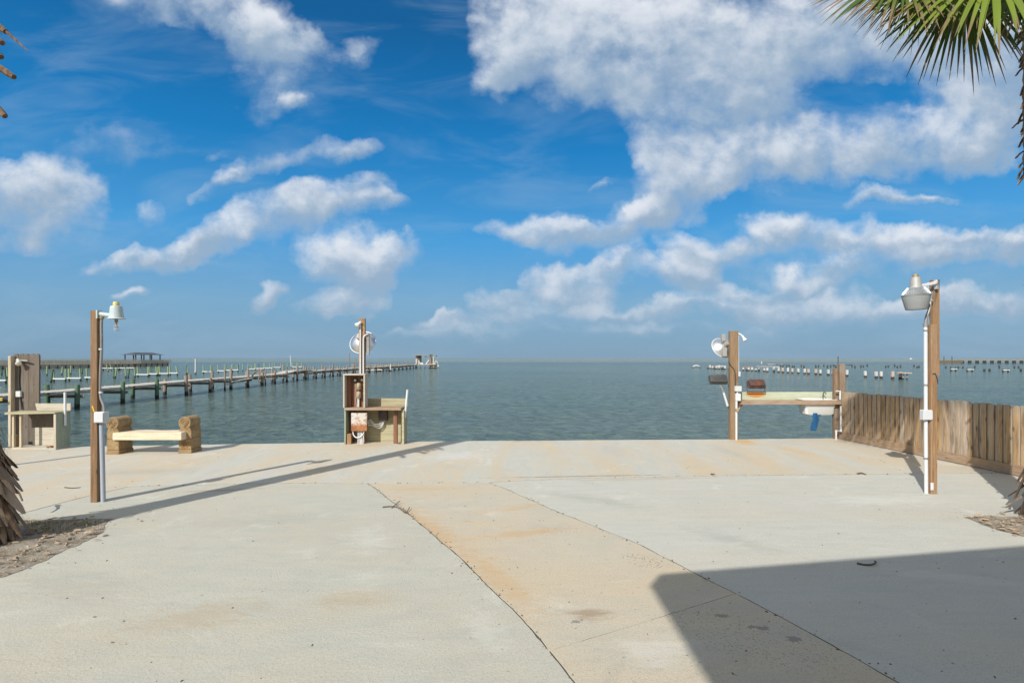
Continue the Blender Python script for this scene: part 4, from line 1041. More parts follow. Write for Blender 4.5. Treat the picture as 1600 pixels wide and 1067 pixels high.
# blue cloth hanging from the sink
m = MB((xr_(1275), yR+.04, .6)); rows = []
zc0, zc1 = .64, zr(672)
for i in range(11):
    f = i/10; wd = .045 + .035 * math.sin(f*2.6); ring = []
    for k in range(12):
        a = 2*math.pi*k/12; rr = wd * (1 + .25*math.sin(3*a + f*5)); ring.append(m.v((xr_(1275.5) - .03*f + .012*math.sin(f*6) + rr*math.cos(a), yR + .05 + rr*.45*math.sin(a), zc0 + (zc1-zc0)*f - .03*(k%3==0)*f)))
    rows.append(ring)
for a, b in zip(rows, rows[1:]):
    for k in range(12): m.bm.faces.new((a[k], a[(k+1)%12], b[(k+1)%12], b[k]))
m.bm.faces.new(rows[0]); m.bm.faces.new(rows[-1])
tag(m.build('cloth', M['blue'], smooth=True), 'blue rag hanging down from under the white sink', 'rag')

# ------------------------------------------------------------------ twigs on the concrete
def twig(name_label, pts, rad=.007, extra=None):
    o = Vector(pts[0]); m = MB(o)
    c = curve(pts, 5); m.tube(c, [rad*(1 - .5*i/len(c)) for i in range(len(c))], 6)
    for e in (extra or []): m.tube(curve(e, 4), rad*.6, 5)
    tag(m.build('twig', M['twig'], smooth=True), name_label, 'twig')
def G(px, py, h=.008): v = gp(px, py); v.z = h; return v
twig('forked dry twig lying across the left concrete joint', [G(598,793), G(610,792), G(620,793), G(630,800,.02), G(640,805)], .010, [[G(612,794), G(622,788,.03), G(625,787,.04)], [G(628,799,.02), G(634,802), G(640,796,.03)]])
twig('bent dark twig lying in the house shadow', [G(1339,881), G(1350,883), G(1362,884,.015), G(1369,881,.02), G(1366,879,.02)], .011)
twig('tiny twig stub standing on the apron joint right of centre', [G(1111,741), G(1114,743,.03), G(1117,745,.05)], .012)
twig('dark flat twig on the apron joint near the right lamp post', [G(1340,741), G(1346,740,.012), G(1353,742)], .018)
twig('short red-brown stick on the apron between palm and left lamp post', [G(101,762), G(113,763), G(126,762)], .009)
twig('curved dead palm strip beside the left palm foot', [(X(8,7.2), 7.2, .42), (X(16,7.3), 7.3, .36), (X(28,7.2), 7.2, .31), (X(35,7.1), 7.1, .22)], .018)

# ------------------------------------------------------------------ palms
def frond(O, parent, base, hub, axis, nrm_, size, age, rr, droop=.35, spread=115, n=34):
    m = MB(O).use_tint()
    base, hub = Vector(base), Vector(hub); a = Vector(axis).normalized()
    mid = base.lerp(hub, .5) + Vector((0,0,.12)); m.cur = (.0, .8, 0)
    m.tube(curve([base, mid, hub], 5), [.028 - .0015*i for i in range(11)], 6)
    nn = Vector(nrm_); nn = (nn - a * nn.dot(a)).normalized(); s = a.cross(nn)
    for k in range(n):
        th = R(-spread + 2*spread*k/(n-1)); d = (a*math.cos(th) + s*math.sin(th) + nn*(.18*math.cos(th) + .06*(k % 2)) + Vector((rr.gauss(0,.02), rr.gauss(0,.02), rr.gauss(0,.02)))).normalized()
        Ls = size * (.62 + .38*math.cos(th*.75)) * rr.uniform(.92, 1.08); lat = nn.cross(d).normalized()
        rnd_ = rr.random(); rows = []; drp = droop * rr.uniform(.6, 1.5)
        wmax = 2*math.sin(R(spread)/(n-1)) * Ls * .40 * .85
        for j in range(8):
            f = j/7; p = hub + d*Ls*f + Vector((0,0,-1)) * (drp * Ls * max(0, f-.25)**2.2)
            wd = wmax * min(f/.5, 1)**.9 if f < .5 else wmax * max(0.0, 1 - (f-.5)/.5)**.8
            wd = max(wd, .0012)
            m.cur = (f, .25*rnd_ + .75*age, rnd_ * .8 + (.25 if age < .3 else 0))
            rows.append((m.v(p - lat*wd + nn*wd*.35), m.v(p), m.v(p + lat*wd + nn*wd*.35)))
        for r1, r2 in zip(rows, rows[1:]):
            m.bm.faces.new((r1[0], r1[1], r2[1], r2[0])); m.bm.faces.new((r1[1], r1[2], r2[2], r2[1]))
    return m.build('frond', M['palm'], parent, recalc=False, smooth=True)
def boots(m, O, cx, cy, z0, z1, rad, n, ln, out, rr, droop=.3, wd=.07):
    "old leaf bases left on the trunk"
    for k in range(n):
        z = z0 + (z1-z0)*(k + rr.random())/n; a = k*2.39996 + rr.uniform(-.3, .3); r0 = rad(z) if callable(rad) else rad
        ra = Vector((math.cos(a), math.sin(a), 0)); tg = Vector((-math.sin(a), math.cos(a), 0))
        l_ = ln*rr.uniform(.6, 1.35); o_ = out*rr.uniform(.5, 1.5); w_ = wd*rr.uniform(.7, 1.3)
        m.cur = (rr.random()**2, rr.random(), 0); rows = []
        tw = rr.uniform(-.15, .15)
        for j in range(6):
            f = j/5
            p = Vector((cx, cy, z)) + ra*(r0*.9 + o_*f) + tg*tw*l_*f + Vector((0,0, -droop*l_*f*f*2 + (1-droop*1.2)*l_*f*.5 if droop < .8 else -l_*f))
            w2 = w_*(1 - .55*f) * (1 if j < 5 else .55)
            rows.append([m.v(p - tg*w2), m.v(p + ra*.022*(1-f*.5)), m.v(p + tg*w2), m.v(p - ra*.014)])
        for r1, r2 in zip(rows, rows[1:]):
            for q in range(4): m.bm.faces.new((r1[q], r1[(q+1)%4], r2[(q+1)%4], r2[q]))
        m.bm.faces.new(rows[-1]); m.bm.faces.new(rows[0][::-1])
def trunk(m, cx, cy, h, rad, seg=26, rings=70, lean=(0,0)):
    rs = []
    for i in range(rings+1):
        z = h*i/rings; ring = []
        for k in range(seg):
            a = 2*math.pi*k/seg; rr_ = rad(z) * (1 + .07*mn.noise(Vector((math.cos(a)*2, math.sin(a)*2, z*5))) + .025*((i % 2)*2-1))
            m.cur = (.15 + .3*mn.noise(Vector((k, z*3, 0))), 0, 0)
            ring.append(m.v((cx + lean[0]*z/h + rr_*math.cos(a), cy + lean[1]*z/h + rr_*math.sin(a), z)))
        rs.append(ring)
    for a, b in zip(rs, rs[1:]):
        for k in range(seg): m.bm.faces.new((a[k], a[(k+1)%seg], b[(k+1)%seg], b[k]))
    m.bm.faces.new(rs[-1])
# right palm
rr = random.Random(21); cx, cy, Ht = 6.66, 7.0, 7.0
t = thing('palm_tree', 'tall fan palm at the right edge with green fronds hanging into the sky', 'palm tree', (cx, cy, 0), 'palms flanking the concrete')
O = t.location.copy(); m = MB(O).use_tint()
radR = lambda z: .23 + .10*math.exp(-z/.25) + (.05 if z > 4.2 else 0)
trunk(m, cx, cy, Ht, radR)
boots(m, O, cx, cy, .15, .75, .27, 34, .26, .14, rr, 1.0, .07)
boots(m, O, cx, cy, .8, 4.2, .22, 90, .16, .06, rr, .2, .06)
boots(m, O, cx, cy, 4.25, 6.9, .26, 170, .13, .10, rr, .55, .05)
m.build('trunk', M['boot'], t)
top = Vector((cx, cy, 6.75))
def hubp(px, py, d): return Vector((X(px, d), d, Z(py, d)))
vis = [ # hub px,py,depth, axis, normal, size, age, droop
    ((1415,-38,6.7), (-.62,-.15,-.66), (-.3,-.75,.55), 1.10, .12, .25, 80),
    ((1450,-50,6.9), (-.50,.05,-.80), (-.3,-.80,.45), 1.05, .60, .25, 45),
    ((1555,-50,6.3), (-.66,-.10,-.72), (-.35,-.8,.4), 1.30, .95, .28, 80),
    ((1505,-20,7.0), (-.40,.0,-.90), (-.2,-.95,.1), 1.22, .10, .3, 75),
    ((1530,-80,6.6), (-.50,-.1,-.78), (-.3,-.8,.4), 1.35, .55, .3, 80),
    ((1610,-22,6.8), (-.28,-.15,-.93), (-.2,-.95,.1), .88, .08, .3, 105),
    ((1600,-110,7.3), (-.5,.3,-.75), (-.2,-.8,.4), 1.2, .25, .3, 100),
]
for (px, py, d), axx, nv, sz, age, dr, sp in vis:
    frond(O, t, top + Vector((rr.uniform(-.1,.1), rr.uniform(-.1,.1), 0)), hubp(px, py, d), axx, nv, sz, age, rr, dr, sp, 44)
for k in range(26):
    a = k*2.4 + .5; el = R(rr.uniform(-35, 75)); L_ = rr.uniform(1.2, 1.6)
    dv = Vector((math.cos(a)*math.cos(el), math.sin(a)*math.cos(el), math.sin(el)))
    if dv.x < .35 and dv.z < .45: dv.z = .65; dv.normalize()
    hub = top + Vector((0,0,.15)) + dv*L_
    ax2 = (dv + Vector((0,0,-.45))).normalized(); nv = (Vector((0,0,1)) + dv*.2)
    frond(O, t, top, hub, ax2, nv, rr.uniform(.95, 1.2), rr.uniform(.1, .9), rr, .35, 110, 28)
# left palm
rr = random.Random(8); cx, cy, Ht = -5.80, 6.1, 7.5
t = thing('palm_tree', 'shaggy palm trunk at the left edge with broken brown leaf bases', 'palm tree', (cx, cy, 0), 'palms flanking the concrete')
O = t.location.copy(); m = MB(O).use_tint()
radL = lambda z: .21 + .15*math.exp(-(z/.75)**2)
trunk(m, cx, cy, Ht, radL)
boots(m, O, cx, cy, .12, 1.15, lambda z: radL(z)*.98, 160, .32, .12, rr, 1.0, .065)
boots(m, O, cx, cy, .30, 1.05, lambda z: radL(z)*1.02, 70, .40, .17, rr, 1.0, .085)
boots(m, O, cx, cy, 1.2, 4.6, .18, 110, .11, .035, rr, .2, .05)
for px, py, l_, dn in ((22,121,.34,.55), (9,50,.3,.4), (8,182,.28,.8), (4,68,.25,.3), (2,90,.28,.5)):   # long stubs reaching past the trunk
    e = Vector((X(px, 6.0), 6.0, Z(py, 6.0))); b0 = Vector((cx+.12, cy-.05, e.z + .18*dn + .1)); m.cur = (.1, .8, 0)
    m.tube(curve([b0, b0.lerp(e, .5) + Vector((0,0,.03)), e], 4), [.05,.048,.045,.042,.04,.038,.036,.034,.028], 7)
e = Vector((X(44,6.0), 6.0, Z(80,6.0))); m.tube([Vector((X(10,6.0), 6.0, Z(50,6.0))), e.lerp(Vector((X(10,6.0), 6.0, Z(50,6.0))), .5), e], [.016,.012,.004], 6)
m.build('trunk', M['boot'], t)
# hanging fibre on the foot
m = MB(O).use_tint()
for k in range(700):
    a = rr.uniform(0, 6.28); z = rr.uniform(.25, 1.35); r0 = radL(z)*1.03; m.cur = (rr.random()**2, 0, 0)
    p = Vector((cx + r0*math.cos(a), cy + r0*math.sin(a), z)); q = p + Vector((math.cos(a)*rr.uniform(.0,.10) + rr.gauss(0,.05), math.sin(a)*rr.uniform(0,.10) + rr.gauss(0,.05), -rr.uniform(.08,.3)))
    mid_ = p.lerp(q, .5) + Vector((math.cos(a)*.03, math.sin(a)*.03, .02)); sd = Vector((-math.sin(a), math.cos(a), 0))*.003
    v1, v2, v3, v4, v5 = m.v(p-sd), m.v(p+sd), m.v(mid_+sd), m.v(mid_-sd), m.v(q)
    m.bm.faces.new((v1, v2, v3, v4)); m.bm.faces.new((v4, v3, v5))
m.build('fibre', M['boot'], t, recalc=False)
top = Vector((cx, cy, 7.4))
for k in range(26):
    a = k*2.4; el = R(rr.uniform(0, 80)); L_ = rr.uniform(1.0, 1.4)
    dv = Vector((math.cos(a)*math.cos(el), math.sin(a)*math.cos(el), math.sin(el))); 
    hub = top + Vector((0,0,.3)) + dv*L_
    frond(O, t, top, hub, (dv + Vector((0,0,-.1))).normalized(), Vector((0,0,1)) + dv*.2, rr.uniform(.9, 1.15), rr.uniform(.1, .9), rr, .3, 110, 24)

# ------------------------------------------------------------------ main wooden pier
PL = [(12.6,-24.6), (27.8,-25.2), (41,-25.9), (58,-26.9), (78,-28.4), (104,-28.7), (127,-27.6), (172,-27.0)]
def pier_x(y):
    for (a, xa_), (b, xb_) in zip(PL, PL[1:]):
        if y <= b: return xa_ + (xb_-xa_)*(y-a)/(b-a)
    return PL[-1][1]
def pile_proto(name, mat, r, h0, h1, seg=12, parent=None):
    m = MB(); m.lathe([(r*1.02, h0), (r, (h0+h1)/2), (r*.97, h1-.03), (r*.9, h1), (.001, h1+.005)], (0,0,0), (0,0,1), seg)
    return m.build(name, mat, parent, smooth=True)
t = thing('pier', 'long weathered wooden pier running out from the left shore', 'pier', (-25.2, 30, WATER))
O = t.location.copy(); rr = random.Random(12)
ys = [12.9]; 
while ys[-1] < 160: ys.append(ys[-1] + (4.1 if ys[-1] < 100 else 4.9))
dz = [.10 + .02*math.sin(y*.3) for y in ys]
for i, y in enumerate(ys):
    if 72 < y < 80: dz[i] += .22
    if 64 < y < 72: dz[i] -= .05
protos = {}
for kind in ('pgreen', 'pbrown'):
    protos[kind] = None
for i, y in enumerate(ys):
    grn = y < 43
    for side in (0, 1):
        x = pier_x(y) - side*1.75 + rr.gauss(0, .04)
        topz = dz[i] + (.34 if grn else rr.choice((.12, .18, .3, .45, .65)) if y < 70 else rr.choice((.3, .45, .6, .8)))
        if i in (11,): topz += .5
        k = 'pgreen' if grn or (side and y < 45) else 'pbrown'
        if protos[k] is None:
            o = pile_proto('piling', M[k], .135, -1.2, 1.0, 12, t); protos[k] = o
        else: o = copy_part(protos[k], t)
        o.location = Vector((x, y, topz - 1.0)) - O; o.scale = (1, 1, 1); o.rotation_euler = (rr.gauss(0,.02), rr.gauss(0,.02), rr.uniform(0,6))
for i in range(len(ys)-1):      # deck, bay by bay, planks laid across
    y0_, y1_ = ys[i], ys[i+1]; m = MB(O)
    n = int((y1_-y0_)/.15)
    for k in range(n):
        if 60 < y0_ < 66 and rr.random() < .35: continue
        f = (k+.5)/n; y = y0_ + (y1_-y0_)*f; z = dz[i] + (dz[i+1]-dz[i])*f + rr.gauss(0,.006); x = pier_x(y)
        m.obox((x - .87 + rr.gauss(0,.015), y, z-.02), (1.62, .135, .04))
    m.build('deck', M['deck'], t)
    m = MB(O)
    for q in (.12, 1.62):
        m.beam((pier_x(y0_)-q, y0_, dz[i]-.15), (pier_x(y1_)-q, y1_, dz[i+1]-.15), .24, .06)
    m.build('stringer', M['beamp'], t)
    m = MB(O); m.obox((pier_x(y0_)-.87, y0_+.17, dz[i]-.36), (2.3, .08, .18)); m.build('cross_beam', M['beamp'], t)
# broken bay with hanging timbers
m = MB(O); m.beam((pier_x(54)+.1, 53.6, -.25), (pier_x(58)+.2, 58.2, -.1), .5, .06); m.beam((pier_x(53), 53.2, -.45), (pier_x(58)+.2, 57.2, -.3), .2, .08); m.build('fallen_deck', M['deck'], t)
m = MB(O); m.tube(curve([(pier_x(58.5)+.2, 58.5, .1), (pier_x(58.5)+.5, 58.6, .55), (pier_x(58.5)+.8, 58.6, .75), (pier_x(58.5)+.95, 58.6, .3), (pier_x(58.5)+.8, 58.6, -.4)]), .07, 8); m.build('hanging_hose', M['pbrown'], t, smooth=True)
for y, h in ((52.3, 1.0), (57.6, 1.2), (62.5, .9), (78.9, .9), (104, 2.2)):
    MB(O).box(pier_x(y)-.02, pier_x(y)+.10, y+.18, y+.30, -1.3, dz[0]+h-.2).build('tall_post', M['pbrown'], t)
# pavilion at the pier's end
t = thing('pavilion', 'small flat-roofed pavilion with brick-red tower at the end of the long pier', 'pavilion', (-25, 165, WATER))
O = t.location.copy(); D = 165; s1 = D/F
xx = lambda px: X(px, D); zz = lambda py: Z(py, D)
m = MB(O); m.box(xx(650), xx(683), D-3.0, D+1.5, .02, .22); m.build('deck', M['deck'], t)
m = MB(O); m.box(xx(648.3), xx(672.5), D-2.6, D+2.2, zz(555.6), zz(554.4)); m.box(xx(677), xx(682), D-1.6, D+1.2, zz(556.6), zz(555.2)); m.build('roof', M['beamp'], t)
m = MB(O); m.box(xx(651), xx(653.3), D-1.6, D-1.2, .22, zz(555.6)); m.box(xx(653.6), xx(656.2), D-1.2, D+.4, .22, zz(555.6)); m.build('wall', M['deck'], t)
m = MB(O); m.box(xx(656.6), xx(658.4), D-.5, D+.4, .22, zz(555.6)); m.build('post', M['greenz'], t)
brk = plain('faded_red_brick', (.24,.15,.115), .9, var=.35, vs=2)
m = MB(O); m.box(xx(672.8), xx(675.4), D-2.0, D+.4, WATER-.3, zz(556.8)); m.build('tower', brk, t)
m = MB(O); m.box(xx(675.5), xx(678.4), D-1.5, D+.4, .22, zz(557.2)); m.build('tower_wall', M['greenz'], t)
m = MB(O); m.box(xx(672), xx(684), D-2.4, D-2.0, WATER-.3, .1); m.build('skirting', M['pbrown'], t)
m = MB(O); m.box(xx(679.2), xx(680), D-2.6, D-2.4, WATER-.3, zz(557)); m.build('post', M['pwhite'], t)
m = MB(O); m.beam((xx(656.5), D-1.7, zz(565)), (xx(659), D-1.7, .25), .22, .2); m.beam((xx(671.5), D-1.7, zz(562)), (xx(667), D-1.7, .25), .22, .2); m.build('brace', M['wbeam'], t)
m = MB(O); m.box(xx(659), xx(662), D-1.5, D-.9, .22, .6); m.build('bench', M['wbeam'], t)
m = MB(O); m.box(xx(664), xx(667.5), D-.6, D-.4, zz(557.6), zz(556.6)); m.box(xx(653.6), xx(658.6), D-1.9, D-1.7, zz(559), zz(556.6)); m.build('sign_board', M['pdark'], t)
m = MB(O); m.tube(curve([(xx(681), D-2.4, .2), (xx(682), D-2.4, .9), (xx(684.5), D-2.4, .9), (xx(686), D-2.4, .3)]), .12, 8); m.box(xx(685), xx(687), D-2.2, D-1.6, -.55, .05); m.build('landing', M['pwhite'], t)
m = MB(O); 
for k in range(16): 
    xk = xx(672.5) + rr.random()*.9; m.beam((xk, D-1+rr.random(), zz(556.8)), (xk + rr.gauss(0,.15), D-1, zz(556.8) + rr.uniform(.3,.8)), .07, .02)
m.build('roof_grass', plain('pale_green_weed', (.30,.36,.18), .9), t)
for k in range(4): 
    o = copy_part(protos['pbrown'], t); o.location = Vector((xx(652+k*7), D-2.6, .1-1.0)) - O

# white side platform
def boat_frame(name, label, group, xA, xB, y, zb, ztop, pm, r=.10, lean=(0,0), beam_h=.15, mat=None):
    t = thing(name, label, 'boat slip', ((xA+xB)/2, y, WATER), group); O = t.location.copy()
    for x, ln in ((xA, lean[0]), (xB, lean[1])):
        m = MB(O); m.tube([(x, y+.15, WATER-.4), (x+ln, y+.15, ztop)], [r, r*.9], 8); m.build('piling', M[pm], t, smooth=True)
    m = MB(O); m.obox(((xA+xB)/2, y-.06, zb), (xB-xA+.3, .12, beam_h)); m.build('beam', mat or M['wbeam'], t)
    return t
D = 127
t = thing('boat_dock', 'white-railed boat dock off the long pier, behind the centre station', 'dock', (X(593,D), D, WATER)); O = t.location.copy()
m = MB(O); m.box(X(572,D), X(612,D), D, D+.15, Z(578.2,D), Z(576.8,D)); m.build('beam', M['wbeam'], t)
m = MB(O); m.box(X(572,D), X(610,D), D+.4, D+1.6, Z(575.6,D), Z(575,D)); m.build('deck', M['wbeam'], t)
m = MB(O); m.box(X(572,D), X(610,D), D+1.6, D+1.7, Z(570.8,D), Z(570,D)); m.build('rail', M['beamp'], t)
for px in (573, 575, 590.5, 592, 608): MB(O).tube([(X(px,D), D+.3, WATER-.4), (X(px,D), D+.3, Z(570.4,D))], .16, 8).build('piling', M['pbrown'], t, smooth=True)
for k in range(9): MB(O).box(X(576+k*4,D), X(577+k*4,D), D+.2, D+.3, Z(577,D), Z(575.2,D)).build('baluster', M['pbrown'], t)
MB(O).box(X(609.6,D), X(611,D), D-.2, D+.1, WATER-.3, Z(568.8,D)).build('post', M['pwhite'], t)

# ------------------------------------------------------------------ far left pier and its pavilion
t = thing('pier', 'far grey pier with handrails on the left horizon', 'pier', (-129, 170, WATER)); O = t.location.copy()
y0_, y1_ = 118, 208
px_at = lambda y: -132 + (y - 148) * 6/57
m = MB(O); m.beam((px_at(y0_), y0_, .12), (px_at(y1_), y1_, .12), .34, 2.2) ; m.build('deck', M['deck'], t)
m = MB(O)
for q in (-1.1, 1.1):
    for z_ in (1.24, .85, .55): m.beam((px_at(y0_)+q, y0_, z_), (px_at(y1_)+q, y1_, z_), .13, .08)
y = y0_
while y < y1_:
    for q in (-1.1, 1.1): m.box(px_at(y)+q-.06, px_at(y)+q+.06, y-.06, y+.06, .12, 1.26)
    y += 1.8
m.build('handrail', M['frail'], t)
m = MB(O); y = y0_
while y < y1_: m.box(px_at(y)+1.08, px_at(y)+1.12, y-.05, y+.05, .12, 1.2); y += .17
m.build('picket', M['frail'], t)['kind'] = 'stuff'
o0 = None; y = y0_
while y < y1_:
    for q in (-.95, .95):
        if o0 is None: o0 = pile_proto('piling', M['pdark'], .16, -1.5, .1, 8, t); o = o0
        else: o = copy_part(o0, t)
        o.location = Vector((px_at(y)+q, y, 0)) - O
    y += 2.6
t = thing('pavilion', 'open-sided pavilion with a low hipped roof on the far left pier', 'pavilion', (-129, 200, WATER)); O = t.location.copy()
xa_, xb_, ya_, yb_ = -131, -127, 192, 206
m = MB(O); e = 3.0
A = [m.v(p) for p in ((xa_-.6, ya_-1, e), (xb_+.6, ya_-1, e), (xb_+.6, yb_+1, e), (xa_-.6, yb_+1, e))]
Bv = [m.v(((xa_+xb_)/2, ya_+2, e+.85)), m.v(((xa_+xb_)/2, yb_-2, e+.85))]
for f in ((A[0],A[1],Bv[0]), (A[1],A[2],Bv[1],Bv[0]), (A[2],A[3],Bv[1]), (A[3],A[0],Bv[0],Bv[1]), (A[0],A[3],A[2],A[1])): m.bm.faces.new(f)
m.build('roof', plain('dark_shingle', (.07,.075,.085), .9), t)
for y in (192.3, 196.6, 200.8, 205.6):
    for x in (xa_+.2, xb_-.2): MB(O).box(x-.13, x+.13, y-.13, y+.13, -1.3, 3.0).build('post', M['pdark'], t)
m = MB(O); m.box(xa_, xb_, ya_-.5, yb_+.5, -.05, .2); m.build('deck', M['deck'], t)

# ------------------------------------------------------------------ boat slip frames and loose pilings, left water
ORD = 'first second third fourth fifth sixth seventh eighth ninth tenth eleventh twelfth thirteenth fourteenth fifteenth sixteenth seventeenth eighteenth nineteenth twentieth'.split()
def ordn(n):
    if n < 20: return ORD[n]
    tens = {2:'twenty', 3:'thirty', 4:'forty', 5:'fifty'}; n1 = n + 1
    if n1 % 10 == 0: return {3:'thirtieth', 4:'fortieth', 5:'fiftieth'}[n1//10]
    return tens[n1//10] + '-' + ORD[n1 % 10 - 1]
frames = [ # px of left post, px of right post, beam py, lean px left, right
    (-8,8,594,0,-2.5), (83,101,591.6,-.8,0), (107,125,590.6,-.6,-1.6), (134.5,144,589.5,-.6,0),
    (215,230.5,584.9,-1.4,-.6), (232.3,244.5,583.9,0,-1.5), (249,262,583.3,-.6,-.4), (265.5,277,582.7,-1.2,-2.6),
    (317.5,329.5,580.4,-.6,-.5), (341,351.5,579.2,-1,-.2), (352.5,361.5,578.3,0,0), (363,371.5,577.8,0,-1.2),
    (387.5,398,576.3,-.3,0), (399.5,412,575.6,0,0), (413.5,425,574.8,0,.2), (428.5,438,573.8,0,0),
    (457,463.5,573,0,0), (465.5,471,573,0,0)]
gF = 'white-beamed boat slips on the left water'
frames.sort()
for i, (pa, pb, by, la, lb) in enumerate(frames):
    zb = -.57; d = (EYE - zb) * F / (by - 559)
    boat_frame('boat_slip', f'white beam between two green pilings, {ordn(i)} of the slips from the left', gF, X(pa,d), X(pb,d), d, zb, .62, 'plime' if i > 0 else 'pgreen', .10 if d < 90 else .12, (la*d/F, lb*d/F))
# the pale twin beams half way
for i, (pa, pb, by) in enumerate(((161, 185, 575), (187, 208, 574.6))):
    d = 2.35 * F / (by - 559)
    boat_frame('boat_slip', ('pale far beam on dark pilings just right of the left lamp post', 'pale far beam on dark pilings below the far pier, second from the lamp post')[i], 'pale far slips', X(pa,d), X(pb,d), d, -.35, .6, 'pdark', .16, (-2.5*d/F, -1*d/F))
lone = [ # base px, base py, top px
    (73.5,586.9,73.5), (79,598,83), (96,586,98), (110.6,585,111), (128.4,584,128.4), (178.5,591,177.3), (179,591,183), (197,590.5,195.5), (199.5,591,202.5),
    (170,581,165.8), (175,579,171.5), (211.5,590,209.4), (291.6,585,291), (293,585.3,293), (331,583.2,331), (379.5,580,379.4), (394,578,392),
    (449,575.3,448.7), (405,577.5,404), (12,591,11), (247,588,247.5), (422,576.8,421.5), (372,580,372), (3,586,2)]
lone.sort(); gL = 'loose green mooring pilings on the left water'; p0 = None
for i, (bx, by, tx) in enumerate(lone):
    b0 = gp(bx, by, WATER); m = MB(b0); ht = .62 if i % 4 else .42
    m.tube([b0 - Vector((0,0,.4)), (b0.x + (tx-bx)*b0.y/F*.9, b0.y, ht)], [.115, .10], 8)
    tag(m.build('mooring_piling', M['plime'] if i % 3 else M['pgreen'], smooth=True), f'loose green mooring piling, {ordn(i)} from the left among those without a beam', 'piling', gL)
for px, by, ty, wd, mt, lb, tpx in ((305.6,584.5,560.5,.14,'pwhite','tall white marker pole standing between the left boat slips',305.6), (455.5,574.5,555.5,.14,'pwhite','thin leaning white marker pole left of the centre station',453.6), (545.5,578,551,.10,'pbrown','thin brown pole behind the pier, just left of the centre station',545.5),
                        (1309.5,569.5,556.8,.22,'pdark','dark pole on the horizon above the right end post',1309.5), (1190,570,564.5,.2,'pwhite','short pale pole on the water right of the tall right post',1190)):
    b0 = gp(px, by, WATER); top_ = Vector((X(tpx, b0.y), b0.y, Z(ty, b0.y)))
    m = MB(b0); m.tube([b0 - Vector((0,0,.4)), top_], wd, 8)
    tag(m.build('marker_pole', M[mt], smooth=True), lb, 'pole')

# ------------------------------------------------------------------ right water: row of old concrete pilings
pos = [1405.6,1395,1377,1370,1350.5,1325,1302,1294,1282,1274.5,1263.5,1257,1246.5,1239,1231,1223.5,1215.5,1208.5,1200.5,1194,1187,1181,1175,1170,1165.5,1161,1140,1136.5,1133,1130,1126.5,1123,1119,1116,1113,1110,1107]
def sq_proto(mat, w, h0, h1):
    m = MB(); m.obox((0,0,(h0+h1)/2), (w, w, h1-h0)); return m.build('concrete_piling', mat, None, .02)
protoS = {}
for i, px in enumerate(pos):
    d = 54.0*F/(px-800); top_z = .06 + rr.uniform(-.12,.08); k = 'ppink' if i in (0, 1, 10, 13, 15, 9) else ('pwhite' if i < 22 or i % 3 else 'pbrown')
    if i > 17: top_z -= rr.uniform(0, .35)
    if k not in protoS: o = sq_proto(M[k], .32, -1.3, 0); protoS[k] = o
    else: o = protoS[k].copy(); COL.objects.link(o)
    o.location = (54 + rr.gauss(0,.1), d, top_z); o.rotation_euler = (rr.gauss(0,.02), rr.gauss(0,.035), rr.uniform(-.2,.2))
    if i > 17: o.scale = (1.15, 1.15, 1)
    tag(o, f'{"rust-stained" if k == "ppink" else "brown" if k == "pbrown" else "white"} square piling in the right row, {ordn(i)} from its near end', 'piling', 'square pilings of a ruined pier on the right water')
def cap(pa, pb, z, h, lab, mt='pwhite', d=None):
    if d is None: d = 54.0*F/((pa+pb)/2-800)
    m = MB((X((pa+pb)/2,d), d, z)); m.obox((X((pa+pb)/2,d), d, z), ((pb-pa)*d/F, .4, h)); tag(m.build('cap_beam', M[mt], bevel=.02), lab, 'beam')
cap(1207, 1217, .16, .14, 'white cap beam joining a pair of pilings in the right row')
cap(1182, 1206, .14, .12, 'low brown cap beam left of the white capped pair', 'ppink', 123)
cap(1160, 1176, -.1, .25, 'broken grey cap beam at the foot of the tall right post', 'pbrown', 130)
cap(1118, 1134, -.15, .25, 'white broken cap beam left of the tall right post', 'pwhite', 145)
t = thing('boat_platform', 'small white platform with braces at the near end of the right piling row', 'platform', (X(1415,78), 78, WATER)); O = t.location.copy()
m = MB(O); m.box(X(1408,78), X(1422,78), 77.6, 79, Z(583.6,78), Z(582,78)); m.build('beam', M['ppink'], t, .01)
for px in (1412, 1418.5): MB(O).tube([(X(px,78), 78.2, -1.4), (X(px+(1.5 if px<1415 else .5),78), 78.2, Z(583.6,78))], .1, 8).build('leg', M['pwhite'], t, smooth=True)
t = thing('capped_piling_frame', 'lone white arched frame at the far left end of the right piling row', 'platform', (X(1088,170), 170, WATER)); O = t.location.copy()
m = MB(O); m.tube(curve([(X(1082.5,170), 170, -1.2), (X(1083.5,170), 170, -.6), (X(1086,170), 170, -.35), (X(1090,170), 170, -.35), (X(1093,170), 170, -.7), (X(1094,170), 170, -1.2)]), .2, 8); m.build('arch', M['pwhite'], t, smooth=True)

